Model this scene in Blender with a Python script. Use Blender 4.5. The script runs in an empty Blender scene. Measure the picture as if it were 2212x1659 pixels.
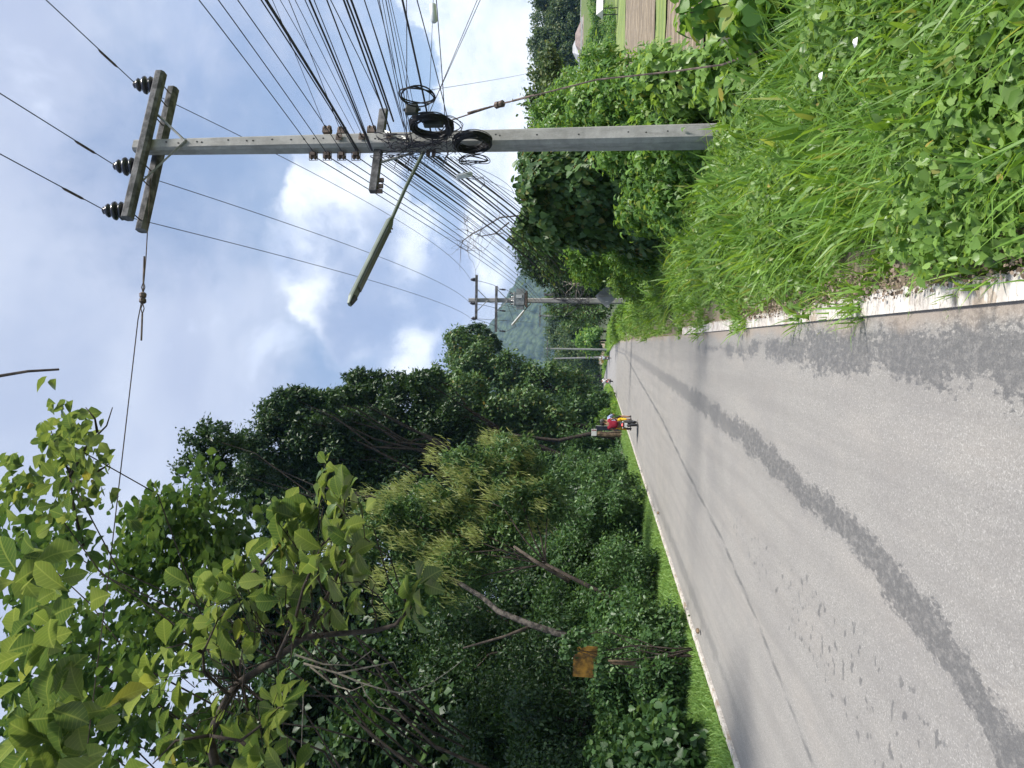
import bpy, math, random
import numpy as np
from mathutils import Vector, Matrix
rng = np.random.default_rng(7); random.seed(7)
sc = bpy.context.scene
col = sc.collection
R = math.radians

# ------------------------------------------------------------------ camera
F0, H = 1610.0, 1.65                 # focal length in units of a 2212 px wide picture, eye height
YAW, PITCH, ROLL = R(3.193), R(6.595), R(1.2)
Fv = np.array([-math.sin(YAW)*math.cos(PITCH), math.cos(YAW)*math.cos(PITCH), math.sin(PITCH)])
R0 = np.array([math.cos(YAW), math.sin(YAW), 0.0]); U0 = np.cross(R0, Fv)
Rp = R0*math.cos(ROLL)+U0*math.sin(ROLL); Up = U0*math.cos(ROLL)-R0*math.sin(ROLL)
CAM = np.array([0, 0, H])
cd = bpy.data.cameras.new('camera'); cam = bpy.data.objects.new('camera', cd); col.objects.link(cam)
cd.sensor_width = 36; cd.sensor_fit = 'HORIZONTAL'; cd.lens = F0/2212*36; cd.clip_start = .05; cd.clip_end = 9000
m = Matrix([[-Up[i], Rp[i], -Fv[i], CAM[i]] for i in range(3)]+[[0, 0, 0, 1]])   # the phone was held upright, the picture lies on its side
cam.matrix_world = m
sc.camera = cam
def ray(X, Y): return Fv+((829.5-Y)*Rp+(1106-X)*Up)/F0
def PZ(X, Y, z): d = ray(X, Y); return CAM+d*(z-H)/d[2]
def PY(X, Y, y): d = ray(X, Y); return CAM+d*y/d[1]

# ------------------------------------------------------------------ light, sky
sc.view_settings.view_transform = 'Standard'; sc.view_settings.look = 'None'
sc.view_settings.exposure = 0.60; sc.view_settings.gamma = 1
sc.cycles.use_denoising = True
sc.cycles.max_bounces = 7; sc.cycles.diffuse_bounces = 3; sc.cycles.glossy_bounces = 2
sc.cycles.transmission_bounces = 3; sc.cycles.transparent_max_bounces = 4; sc.cycles.volume_bounces = 0
SUN_EL, SUN_AZ = R(58), R(112)       # azimuth clockwise from +Y
sdir = Vector((math.sin(SUN_AZ)*math.cos(SUN_EL), math.cos(SUN_AZ)*math.cos(SUN_EL), math.sin(SUN_EL)))
ld = bpy.data.lights.new('sun', 'SUN'); ld.energy = 4.5; ld.angle = R(13); ld.color = (1, .955, .88)
sun = bpy.data.objects.new('sun', ld); col.objects.link(sun); sun.location = (0, 0, 60)
sun.rotation_euler = sdir.to_track_quat('Z', 'Y').to_euler()

world = bpy.data.worlds.new('World'); sc.world = world; world.use_nodes = True
class NT:
    def __init__(s, nt): s.nt = nt; s.n = nt.nodes; s.l = nt.links
    def new(s, t, **k):
        n = s.n.new(t)
        for a, b in k.items(): setattr(n, a, b)
        return n
    def link(s, a, b): s.l.new(a, b)
    def setin(s, sock, v):
        if hasattr(v, 'is_output') or isinstance(v, bpy.types.NodeSocket): s.l.new(v, sock)
        else: sock.default_value = v
    def math(s, op, a, b=0.0, c=0.0, clamp=False):
        n = s.new('ShaderNodeMath', operation=op, use_clamp=clamp)
        s.setin(n.inputs[0], a); s.setin(n.inputs[1], b); s.setin(n.inputs[2], c); return n.outputs[0]
    def vmath(s, op, a, b=(0, 0, 0)):
        n = s.new('ShaderNodeVectorMath', operation=op); s.setin(n.inputs[0], a); s.setin(n.inputs[1], b)
        return n.outputs['Value'] if op in ('DOT_PRODUCT', 'LENGTH', 'DISTANCE') else n.outputs[0]
    def noise(s, vec, scale, detail=4, rough=.55, dist=0.0, color=False):
        n = s.new('ShaderNodeTexNoise'); s.setin(n.inputs['Vector'], vec)
        n.inputs['Scale'].default_value = scale; n.inputs['Detail'].default_value = detail
        n.inputs['Roughness'].default_value = rough; n.inputs['Distortion'].default_value = dist
        return n.outputs['Color' if color else 'Fac']
    def mix(s, f, a, b):
        n = s.new('ShaderNodeMix', data_type='RGBA'); s.setin(n.inputs[0], f)
        for so, v in ((n.inputs[6], a), (n.inputs[7], b)):
            if isinstance(v, tuple) and len(v) == 3: v = (*v, 1)
            s.setin(so, v)
        return n.outputs[2]
    def step(s, v, lo, hi):
        n = s.new('ShaderNodeMapRange', interpolation_type='SMOOTHSTEP'); s.setin(n.inputs[0], v)
        n.inputs[1].default_value = lo; n.inputs[2].default_value = hi; return n.outputs[0]
    def scalevec(s, vec, sx, sy, sz):
        n = s.new('ShaderNodeMapping'); s.setin(n.inputs[0], vec); n.inputs['Scale'].default_value = (sx, sy, sz); return n.outputs[0]

def build_sky():
    w = NT(world.node_tree); w.n.clear()
    out = w.new('ShaderNodeOutputWorld')
    sky = w.new('ShaderNodeTexSky', sky_type='NISHITA'); sky.sun_disc = False
    sky.sun_elevation = SUN_EL; sky.sun_rotation = SUN_AZ; sky.air_density = 1.0; sky.dust_density = 1.5
    bg1 = w.new('ShaderNodeBackground'); w.link(sky.outputs[0], bg1.inputs[0]); bg1.inputs[1].default_value = .115
    tc = w.new('ShaderNodeTexCoord').outputs['Generated']
    sep = w.new('ShaderNodeSeparateXYZ'); w.link(tc, sep.inputs[0])
    # cloud sheet coordinates: direction projected on a high level layer
    den = w.math('ADD', sep.outputs[2], .28)
    cv = w.new('ShaderNodeCombineXYZ')
    w.link(w.math('DIVIDE', sep.outputs[0], den), cv.inputs[0]); w.link(w.math('DIVIDE', sep.outputs[1], den), cv.inputs[1])
    sheet = cv.outputs[0]
    n1 = w.noise(sheet, 2.1, 6, .55, .4)
    n2 = w.noise(tc, 7.0, 7, .6, .3)
    n3 = w.noise(w.scalevec(tc, 1, 1, 2.2), 3.2, 6, .6, .5)
    n4 = w.noise(tc, 22.0, 5, .6)
    # blobs of cumulus given by where in the sky they stand: (direction, radius rad, softness, weight)
    def blob(X, Y, rad, soft, stretch=1.0):
        d = ray(X, Y); d = d/np.linalg.norm(d)
        df = w.vmath('SUBTRACT', tc, (float(d[0]), float(d[1]), float(d[2])))
        df = w.scalevec(df, 1, 1, stretch)
        L = w.vmath('LENGTH', df)
        L = w.math('ADD', L, w.math('MULTIPLY', w.math('SUBTRACT', n2, .5), rad*1.5))
        L = w.math('ADD', L, w.math('MULTIPLY', w.math('SUBTRACT', n4, .5), rad*.7))
        return w.math('SUBTRACT', 1.0, w.step(L, rad*(1-soft), rad))
    white = None
    for X, Y, rad, soft, st in ((1060, 60, .10, .12, 1.2), (1075, 200, .10, .15, 1.2), (1060, 330, .075, .15, 1.2), (1110, 420, .06, .2, 1.2), (1120, 120, .10, .3, 1.3), (1020, -80, .12, .12, 1.2), (790, 500, .12, .3, 1.1),
                            (740, 620, .11, .3, 1.3), (880, 700, .10, .4, 2), (1040, 480, .07, .5, 2), (690, 430, .07, .25, 1.5), (1060, 560, .06, .5, 2)):
        b = blob(X, Y, rad, soft, st)
        white = b if white is None else w.math('MAXIMUM', white, b)
    grey = None
    for X, Y, rad, soft, st in ((790, 620, .17, .95, 1.4), (830, 490, .08, .9, 1.2), (930, 640, .09, .95, 2), (60, 880, .2, .95, 1.6), (640, 60, .12, .95, 1.2), (720, 720, .10, .95, 1.8)):
        b = blob(X, Y, rad, soft, st)
        grey = b if grey is None else w.math('MAXIMUM', grey, b)
    gap = None
    for X, Y, rad, soft, st in ((880, 150, .16, .9, 1), (920, 420, .10, .95, 1), (1120, 30, .04, .9, 1), (480, 330, .20, .95, .8), (700, 760, .12, .95, 1)):
        b = blob(X, Y, rad, soft, st)
        gap = b if gap is None else w.math('MAXIMUM', gap, b)
    veil = w.mix(w.step(n1, .34, .68), (.385, .43, .56), (.52, .565, .665))
    veil = w.mix(w.math('MULTIPLY', w.step(n3, .45, .7), .7), veil, (.34, .40, .57))
    veil = w.mix(w.math('MULTIPLY', w.step(n2, .58, .75), .5), veil, (.70, .76, .88))
    cumulus = w.mix(w.step(n2, .32, .60), (.42, .49, .64), (.86, .89, .94))
    cumulus = w.mix(w.math('MULTIPLY', grey, .8), cumulus, (.25, .31, .46))
    cl = w.mix(w.math('MULTIPLY', grey, .45), veil, (.28, .34, .49))
    cl = w.mix(white, cl, cumulus)
    bg2 = w.new('ShaderNodeBackground'); w.link(cl, bg2.inputs[0]); bg2.inputs[1].default_value = 1.0
    # how much the veil covers the blue: everywhere but a few thin places
    g = w.math('MULTIPLY', w.math('SUBTRACT', 1.0, white), w.math('ADD', .06, w.math('MULTIPLY', gap, .66)))
    back = w.step(w.math('ADD', sep.outputs[1], w.math('MULTIPLY', w.math('SUBTRACT', n1, .5), .5)), .25, -.25)   # unseen sky behind the viewer made mostly clear, to keep shaded faces dark
    g = w.math('MAXIMUM', g, w.math('MULTIPLY', back, .8))
    ms = w.new('ShaderNodeMixShader'); w.link(g, ms.inputs[0]); w.link(bg2.outputs[0], ms.inputs[1]); w.link(bg1.outputs[0], ms.inputs[2])
    w.link(ms.outputs[0], out.inputs[0])
build_sky()

# ------------------------------------------------------------------ helpers: materials
def mat(name, fn):
    M = bpy.data.materials.new(name); M.use_nodes = True; t = NT(M.node_tree)
    p = t.n['Principled BSDF']; fn(t, p); return M
def attr(t, name):
    a = t.new('ShaderNodeAttribute'); a.attribute_name = name; return a.outputs['Fac']
def ramp(t, fac, stops):
    n = t.new('ShaderNodeValToRGB'); t.link(fac, n.inputs[0]); e = n.color_ramp.elements
    while len(e) < len(stops): e.new(.5)
    for el, (p, c) in zip(e, stops): el.position = p; el.color = (*c, 1)
    return n.outputs[0]
def leafmat(name, stops, trans=.35, rough=.42, tcol=None, spec=.35, vein=False):
    """leaf: colour by a random number stored per leaf; light also passes through it"""
    def fn(t, p):
        c = ramp(t, attr(t, 'rnd'), stops)
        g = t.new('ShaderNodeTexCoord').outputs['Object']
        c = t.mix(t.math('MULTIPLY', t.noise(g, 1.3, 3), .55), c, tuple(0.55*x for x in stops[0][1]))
        if vein:
            lv = t.math('ABSOLUTE', attr(t, 'lv')); mid_ = t.math('SUBTRACT', 1.0, t.step(lv, .008, .028))
            sd = t.math('SINE', t.math('MULTIPLY', t.math('SUBTRACT', attr(t, 'lu'), t.math('MULTIPLY', lv, .55)), 62.0))
            vn = t.math('MAXIMUM', mid_, t.math('MULTIPLY', t.step(sd, .72, .98), .55))
            c = t.mix(t.math('MULTIPLY', vn, .26), c, tuple(min(1, x*1.5+.05) for x in stops[-2][1]))
            c = t.mix(t.math('MULTIPLY', t.step(t.noise(g, 30, 4, .7), .62, .72), .5), c, (.20, .15, .05))
        t.link(c, p.inputs['Base Color']); p.inputs['Roughness'].default_value = rough
        p.inputs['Specular IOR Level'].default_value = spec
        tr = t.new('ShaderNodeBsdfTranslucent')
        hsv = t.new('ShaderNodeHueSaturation'); t.link(c, hsv.inputs['Color']); hsv.inputs['Hue'].default_value = .475
        hsv.inputs['Saturation'].default_value = 1.1; hsv.inputs['Value'].default_value = 1.85
        t.link(hsv.outputs[0], tr.inputs[0])
        ms = t.new('ShaderNodeMixShader'); ms.inputs[0].default_value = trans
        t.link(p.outputs[0], ms.inputs[1]); t.link(tr.outputs[0], ms.inputs[2])
        t.link(ms.outputs[0], t.n['Material Output'].inputs[0])
    return mat(name, fn)
def plain(name, c, rough=.6, metal=0.0, var=.25, scale=6.0, bump=0.0, spec=.4, dark=None):
    def fn(t, p):
        g = t.new('ShaderNodeTexCoord').outputs['Object']
        n = t.noise(g, scale, 6, .65)
        d = dark or tuple(x*(1-var*1.6) for x in c)
        t.link(t.mix(t.step(n, .38, .66), d, tuple(min(1, x*(1+var*.4)) for x in c)), p.inputs['Base Color'])
        p.inputs['Roughness'].default_value = rough; p.inputs['Metallic'].default_value = metal
        p.inputs['Specular IOR Level'].default_value = spec
        if bump:
            b = t.new('ShaderNodeBump'); b.inputs['Strength'].default_value = bump; b.inputs['Distance'].default_value = .02
            t.link(t.noise(g, scale*6, 5, .7), b.inputs['Height']); t.link(b.outputs[0], p.inputs['Normal'])
    return mat(name, fn)

M = {}
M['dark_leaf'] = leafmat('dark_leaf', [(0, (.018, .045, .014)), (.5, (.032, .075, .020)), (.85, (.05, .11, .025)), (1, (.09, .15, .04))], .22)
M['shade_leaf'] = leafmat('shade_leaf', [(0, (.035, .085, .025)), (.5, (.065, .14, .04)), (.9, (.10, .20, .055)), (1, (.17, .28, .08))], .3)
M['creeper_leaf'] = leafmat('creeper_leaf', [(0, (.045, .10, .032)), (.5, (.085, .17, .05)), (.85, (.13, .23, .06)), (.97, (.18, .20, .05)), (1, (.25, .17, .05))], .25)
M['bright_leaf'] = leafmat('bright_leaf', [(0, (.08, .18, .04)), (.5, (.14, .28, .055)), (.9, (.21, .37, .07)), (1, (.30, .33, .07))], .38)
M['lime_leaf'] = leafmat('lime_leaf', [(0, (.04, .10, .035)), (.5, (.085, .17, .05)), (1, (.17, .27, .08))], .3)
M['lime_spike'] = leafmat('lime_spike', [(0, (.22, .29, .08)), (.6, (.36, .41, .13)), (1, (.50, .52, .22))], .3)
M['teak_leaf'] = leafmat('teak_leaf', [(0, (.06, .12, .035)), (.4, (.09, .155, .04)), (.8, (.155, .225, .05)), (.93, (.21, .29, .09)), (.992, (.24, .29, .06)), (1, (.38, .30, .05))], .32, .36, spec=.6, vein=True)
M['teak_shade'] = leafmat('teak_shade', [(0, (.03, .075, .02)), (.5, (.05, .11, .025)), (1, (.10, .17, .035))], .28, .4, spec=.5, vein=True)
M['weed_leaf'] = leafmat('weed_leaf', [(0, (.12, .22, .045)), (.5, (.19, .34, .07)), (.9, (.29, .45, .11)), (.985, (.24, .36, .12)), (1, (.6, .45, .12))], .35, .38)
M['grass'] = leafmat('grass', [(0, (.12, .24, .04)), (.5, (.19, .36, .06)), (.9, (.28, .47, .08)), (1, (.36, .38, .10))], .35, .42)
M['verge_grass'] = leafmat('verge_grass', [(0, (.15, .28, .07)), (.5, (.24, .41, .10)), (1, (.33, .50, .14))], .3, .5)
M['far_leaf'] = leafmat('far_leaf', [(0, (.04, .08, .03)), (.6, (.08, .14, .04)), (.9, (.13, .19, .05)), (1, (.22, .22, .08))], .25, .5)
M['bark'] = plain('bark', (.14, .11, .085), .9, var=.4, scale=5, bump=.6)
M['dark_bark'] = plain('dark_bark', (.06, .045, .035), .9, var=.4, scale=9, bump=.5)
M['trunk_grey'] = plain('trunk_grey', (.12, .105, .09), .95, var=.5, scale=9, bump=.9)
M['dead_twig'] = plain('dead_twig', (.36, .31, .26), .8, var=.35, scale=9)
def m_conc(t, p):
    g = t.new('ShaderNodeTexCoord').outputs['Object']
    n = t.noise(g, 3, 6, .7); dr = t.noise(t.scalevec(g, 1, 1, .12), 11, 5, .7); sp = t.noise(g, 60, 3, .7)
    c = t.mix(t.step(n, .35, .65), (.25, .245, .235), (.36, .352, .34))
    c = t.mix(t.math('MULTIPLY', t.step(dr, .52, .72), .6), c, (.16, .155, .14))
    c = t.mix(t.math('MULTIPLY', t.step(sp, .62, .70), .6), c, (.11, .10, .09))
    t.link(c, p.inputs['Base Color']); p.inputs['Roughness'].default_value = .9
    b = t.new('ShaderNodeBump'); b.inputs['Strength'].default_value = .4; b.inputs['Distance'].default_value = .01
    t.link(t.noise(g, 35, 5, .7), b.inputs['Height']); t.link(b.outputs[0], p.inputs['Normal'])
M['concrete'] = mat('concrete', m_conc)
M['old_concrete'] = plain('old_concrete', (.17, .165, .17), .9, var=.4, scale=5, bump=.5, dark=(.06, .06, .062))
M['galv'] = plain('galv', (.30, .31, .30), .5, .6, .2, 8)
M['rust'] = plain('rust', (.16, .12, .10), .7, .3, .4, 10)
M['hole'] = plain('hole', (.02, .02, .02), .9)
M['black_rubber'] = plain('black_rubber', (.018, .017, .020), .5, var=.2)
M['wire'] = plain('wire', (.035, .032, .045), .55, var=.2)
M['bare_wire'] = plain('bare_wire', (.12, .12, .15), .5, .4, .2)
M['porcelain'] = plain('porcelain', (.035, .035, .05), .25, var=.3, spec=.6)
M['lamp_metal'] = plain('lamp_metal', (.17, .20, .165), .5, .1, .12, 3)
M['lamp_cover'] = plain('lamp_cover', (.15, .15, .145), .3, 0, .1, 2)
M['light_grey'] = plain('light_grey', (.50, .51, .50), .5, 0, .1)
M['box_black'] = plain('box_black', (.03, .035, .03), .5)
M['white_paint'] = plain('white_paint', (.75, .75, .72), .5, var=.08)
M['clear_plastic'] = plain('clear_plastic', (.72, .75, .76), .25, var=.1)

# ------------------------------------------------------------------ helpers: objects
ORG = {}
def tag(o, label=None, cat=None, group=None, kind=None):
    if label: o['label'] = label
    if cat: o['category'] = cat
    if group: o['group'] = group
    if kind: o['kind'] = kind
    return o
def thing(name, loc, label, cat, group=None):
    o = bpy.data.objects.new(name, None); col.objects.link(o); o.location = tuple(float(a) for a in loc)
    o.empty_display_size = .2; ORG[o.name] = np.array(loc, float); return tag(o, label, cat, group)
def origin(o):
    return ORG.get(o.name, np.zeros(3))
def finish(me, name, mt, parent, org, smooth):
    o = bpy.data.objects.new(name, me); col.objects.link(o)
    if mt: me.materials.append(mt)
    if smooth: me.shade_smooth()
    if parent is not None:
        o.parent = parent; o.location = (0, 0, 0)
        ORG[o.name] = origin(parent).copy()
    else:
        o.location = tuple(float(a) for a in org); ORG[o.name] = np.array(org, float)
    return o
class MB:
    def __init__(s): s.v = []; s.f = []
    def add(s, V, Fc):
        b = len(s.v); s.v += [tuple(map(float, p)) for p in V]; s.f += [tuple(i+b for i in q) for q in Fc]; return s
    def box(s, c, size, rot=None, taper=1.0):
        c = np.array(c, float); hx, hy, hz = [a/2 for a in size]
        V = []
        for z in (-1, 1):
            k = 1 if z < 0 else taper
            for x, y in ((-1, -1), (1, -1), (1, 1), (-1, 1)): V.append(np.array([x*hx*k, y*hy*k, z*hz]))
        if rot is not None: Rm = np.array(rot); V = [Rm@q for q in V]
        return s.add([c+q for q in V], [(3, 2, 1, 0), (4, 5, 6, 7), (0, 1, 5, 4), (1, 2, 6, 5), (2, 3, 7, 6), (3, 0, 4, 7)])
    def tube(s, P, r, n=6, cap=True, closed=False):
        P = [np.array(p, float) for p in P]; k = len(P)
        rr = [r]*k if np.isscalar(r) else list(r)
        V = []; up = None
        for i in range(k):
            a = P[(i-1) % k] if (i > 0 or closed) else P[0]; b = P[(i+1) % k] if (i < k-1 or closed) else P[k-1]
            t = b-a; t = t/(np.linalg.norm(t)+1e-9)
            if up is None:
                up = np.array([0, 0, 1.]) if abs(t[2]) < .9 else np.array([1., 0, 0])
            u = up-t*(up@t); u /= np.linalg.norm(u)+1e-9; w = np.cross(t, u); up = u
            for j in range(n):
                an = 2*math.pi*j/n; V.append(P[i]+rr[i]*(math.cos(an)*u+math.sin(an)*w))
        Fc = []
        for i in range(k if closed else k-1):
            for j in range(n):
                a = i*n+j; b = i*n+(j+1) % n; i2 = (i+1) % k
                Fc.append((a, b, i2*n+(j+1) % n, i2*n+j))
        if cap and not closed: Fc += [tuple(range(n))[::-1], tuple((k-1)*n+j for j in range(n))]
        return s.add(V, Fc)
    def lathe(s, base, axis, prof, n=10):
        """prof: (height along the axis, radius)"""
        base = np.array(base, float); a = np.array(axis, float); a /= np.linalg.norm(a)
        return s.tube([base+a*h for h, r in prof], [r for h, r in prof], n)
    def ball(s, c, rad, n=10, mth=7):
        rx, ry, rz = (rad,)*3 if np.isscalar(rad) else rad
        V = []; Fc = []
        for i in range(mth+1):
            th = math.pi*i/mth
            for j in range(n):
                ph = 2*math.pi*j/n
                V.append((c[0]+rx*math.sin(th)*math.cos(ph), c[1]+ry*math.sin(th)*math.sin(ph), c[2]+rz*math.cos(th)))
        for i in range(mth):
            for j in range(n): Fc.append((i*n+j, (i+1)*n+j, (i+1)*n+(j+1) % n, i*n+(j+1) % n))
        return s.add(V, Fc)
    def build(s, name, mt, parent=None, org=None, smooth=False, bevel=0):
        if org is None: org = np.zeros(3) if parent is None else origin(parent)
        org = np.array(org, float) if parent is None else origin(parent)
        V = np.array(s.v)-org
        me = bpy.data.meshes.new(name); me.from_pydata([tuple(p) for p in V], [], s.f); me.update()
        o = finish(me, name, mt, parent, org, smooth)
        if bevel:
            b = o.modifiers.new('bevel', 'BEVEL'); b.width = bevel; b.segments = 2; b.limit_method = 'ANGLE'
        return o
def rotz(a): return np.array([[math.cos(a), -math.sin(a), 0], [math.sin(a), math.cos(a), 0], [0, 0, 1.]])
def frame_from(d, up=(0, 0, 1)):
    d = np.array(d, float); d /= np.linalg.norm(d); u = np.array(up, float)
    s_ = np.cross(d, u); s_ /= np.linalg.norm(s_); u = np.cross(s_, d)
    return np.stack([s_, d, u], 1)       # columns: side, along, up

# ---- leaf clouds
TPL = {
 'diamond': (np.array([(0, 0, 0), (.45, .30, .07), (1, 0, -.05), (.45, -.30, .07)]), [(0, 1, 2), (0, 2, 3)]),
 'oval': (np.array([(0, 0, 0), (.3, .24, .06), (.72, .22, .04), (1, 0, -.10), (.72, -.22, .04), (.3, -.24, .06)]), [(0, 1, 2, 3), (0, 3, 4, 5)]),
 'heart': (np.array([(0, 0, 0), (-.12, .22, .04), (.2, .44, .06), (.62, .30, .03), (1, 0, -.08), (.62, -.30, .03), (.2, -.44, .06), (-.12, -.22, .04), (.45, 0, -.03)]),
           [(0, 1, 2, 8), (8, 2, 3, 4), (8, 4, 5, 6), (0, 8, 6, 7)]),
 'lobed': (np.array([(0, 0, 0), (.05, .40, .02), (.18, .72, -.05), (.38, .34, .06), (.62, .26, .04), (1, 0, -.12), (.62, -.26, .04), (.38, -.34, .06), (.18, -.72, -.05), (.05, -.40, .02), (.4, 0, 0)]),
           [(0, 1, 3, 10), (1, 2, 3), (10, 3, 4, 5), (10, 5, 6, 7), (7, 8, 9), (0, 10, 7, 9)]),
 'teak': (np.array([(0, 0, 0), (.18, .10, .03), (.40, .27, .07), (.66, .33, .04), (.88, .20, -.04), (1, 0, -.16), (.88, -.20, -.02), (.66, -.33, .07), (.40, -.27, .05), (.18, -.10, .03),
                     (.22, 0, 0), (.45, 0, .01), (.7, 0, -.03), (.9, 0, -.09)]),
          [(0, 1, 10), (1, 2, 11, 10), (2, 3, 12, 11), (3, 4, 13, 12), (4, 5, 13), (0, 10, 9), (10, 11, 8, 9), (11, 12, 7, 8), (12, 13, 6, 7), (13, 5, 6)]),
 'blade': (np.array([(0, .022, 0), (0, -.022, 0), (.4, -.024, .04), (.4, .024, .04), (.76, -.016, .20), (.76, .016, .20), (.97, 0, .44)]), [(0, 1, 2, 3), (3, 2, 4, 5), (5, 4, 6)]),
 'frond': (np.array([(0, .05, 0), (0, -.05, 0), (.35, -.11, .06), (.35, .11, .06), (.75, -.07, .0), (.75, .07, .0), (1, 0, -.14)]), [(0, 1, 2, 3), (3, 2, 4, 5), (5, 4, 6)]),
}
def norm(a): return a/(np.linalg.norm(a, axis=-1, keepdims=True)+1e-9)
def leaves(name, P, T, N, S, tpl, mt, parent=None, org=None, width=1.0, curl=1.0, rnd=None, smooth=None):
    V0, F1 = TPL[tpl]; n = len(P); k = len(V0)
    org = (np.zeros(3) if org is None else np.array(org, float)) if parent is None else origin(parent)
    T = norm(T); B = norm(np.cross(N, T)); N = np.cross(T, B)
    S = np.broadcast_to(S, (n,)); W = np.broadcast_to(width, (n,))*rng.uniform(.8, 1.2, n); Cu = np.broadcast_to(curl, (n,))*rng.uniform(.3, 1.9, n)
    J = rng.uniform(.86, 1.14, (n, k, 1)) if k > 6 and tpl not in ('blade', 'frond') else np.ones((n, k, 1))
    V = P[:, None, :]+S[:, None, None]*(V0[None, :, 0:1]*T[:, None, :]+V0[None, :, 1:2]*J*W[:, None, None]*B[:, None, :]+V0[None, :, 2:3]*Cu[:, None, None]*N[:, None, :])
    V = (V-org).reshape(-1, 3).astype(np.float32)
    loops = np.concatenate([np.array(f) for f in F1]); cnt = np.array([len(f) for f in F1])
    L = (loops[None, :]+(np.arange(n)*k)[:, None]).reshape(-1).astype(np.int32)
    st = np.concatenate([[0], np.cumsum(cnt)[:-1]]); nl = len(loops)
    ST = (st[None, :]+(np.arange(n)*nl)[:, None]).reshape(-1).astype(np.int32)
    me = bpy.data.meshes.new(name); me.vertices.add(len(V)); me.vertices.foreach_set('co', V.ravel())
    me.loops.add(len(L)); me.loops.foreach_set('vertex_index', L)
    me.polygons.add(len(ST)); me.polygons.foreach_set('loop_start', ST)
    me.update(calc_edges=True)
    a = me.attributes.new('rnd', 'FLOAT', 'POINT')
    r = rng.random(n) if rnd is None else rnd
    a.data.foreach_set('value', np.repeat(r, k).astype(np.float32))
    if tpl in ('teak', 'heart', 'lobed'):
        for nm, cI in (('lu', 0), ('lv', 1)):
            a = me.attributes.new(nm, 'FLOAT', 'POINT'); a.data.foreach_set('value', np.tile(V0[:, cI], n).astype(np.float32))
    return finish(me, name, mt, parent, org, k > 6 if smooth is None else smooth)
def rdir(n):
    v = rng.normal(size=(n, 3)); return norm(v)
def BI(X, Y, y, rX, rY, ry=None):
    """ellipsoid that stands y metres down the road, centre and radii read off the picture"""
    c = PY(X, Y, y); k = y/F0
    return c, np.array([rY*k, ry if ry else (rX+rY)/2*k, rX*k])
def crown_points(blobs, n, sub=26, spread=.17, shell=.55):
    vol = np.array([np.prod(b[1])**(2/3.) for b in blobs]); cnt = np.maximum(1, (n*vol/vol.sum()).astype(int))
    PP, NN = [], []
    for (c, r), m_ in zip(blobs, cnt):
        ns = max(6, int(sub))
        d = rdir(ns); rad = rng.uniform(shell, 1.06, (ns, 1)); sc_ = d*rad*r
        w_ = rng.uniform(.4, 1.6, ns); w_ /= w_.sum()
        idx = rng.choice(ns, m_, p=w_)
        sg = spread*rng.uniform(.7, 1.3, (ns, 1))
        off = rng.normal(size=(m_, 3))*sg[idx]*r.mean()*np.array([1, 1, .8])
        PP.append(c+sc_[idx]+off); NN.append(norm(norm(off)*.5+d[idx]*.5))
    return np.concatenate(PP), np.concatenate(NN)
def foliage(name, parent, mt, blobs, n, size, tpl='diamond', sub=26, spread=.17, shell=.55, droop=.5, upn=.8, width=1.0, org=None, fill=0, ground=None):
    P, O = crown_points(blobs, n, sub, spread, shell)
    if ground is not None:
        P = P[P[:, 2] > ground]; O = O[:len(P)]
    k = len(P); N = norm(O*.7+np.array([0, 0, upn])+rdir(k)*.55)
    T = norm(O*.5+rdir(k)*.8+np.array([0, 0, -droop]))
    return leaves(name, P, T, N, size*rng.uniform(.6, 1.25, k), tpl, mt, parent, org, width)
def trunk(mb, pts, r0, r1, n=8):
    k = len(pts); mb.tube(pts, [r0+(r1-r0)*i/(k-1) for i in range(k)], n)
def wobble(a, b, k=6, amp=.08):
    a = np.array(a, float); b = np.array(b, float); L = np.linalg.norm(b-a)
    P = [a+(b-a)*i/(k-1) for i in range(k)]
    for i in range(1, k-1): P[i] = P[i]+rng.normal(size=3)*amp*L*np.array([1, 1, .3])/2
    return P
def tree(name, base, blobs, n, size, leaf, label, group=None, cat='tree', tpl='diamond', bark='dark_bark', r=.14, spikes=None, **kw):
    base = np.array(base, float)
    t = thing(name, base, label, cat, group)
    mb = MB(); cs = [b[0] for b in blobs]; top = np.mean(cs, axis=0)
    fork = base+(top-base)*.45
    trunk(mb, wobble(base-[0, 0, .3], fork, 5, .05), r, r*.7)
    for c in cs: trunk(mb, wobble(fork, base+(c-base)*1.0, 5, .08), r*.4, r*.08, 6)
    mb.build('trunk', M[bark], t, smooth=True)
    foliage('crown', t, leaf, blobs, n, size, tpl, **kw)
    return t

# ------------------------------------------------------------------ ground, road, field, hill
def hump(x, a, b):  # smooth 0..1
    t_ = np.clip((x-a)/(b-a), 0, 1); return t_*t_*(3-2*t_)
def gz(x, y):
    x = np.asarray(x, float); y = np.asarray(y, float)
    far = np.maximum(0, y-150)*.022
    cx = road_x(y)
    xr = x-cx
    right = .04*hump(xr, 2.75, 3.6)-.95*hump(xr, 4.1, 6.6)*(1-hump(y, 60, 110))
    right = right+6.2*hump(y, 108, 140)*hump(xr, 14, 30)
    left = .06*hump(-xr, 2.5, 3.2)+1.1*hump(-xr, 3.6, 8)+3.0*hump(-xr, 9, 30)*(1-hump(y, 60, 90))
    return np.where(xr > 0, right, left)+far-.03
RC = np.array([(-40, -2.23), (0, -2.23), (60, -2.15), (85, -2.45), (115, -3.6), (148, -6.3), (166, -9.5), (180, -14), (192, -22), (200, -34), (206, -60), (208, -120)], float)
def road_x(y): return np.interp(y, RC[:, 0], RC[:, 1])
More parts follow.
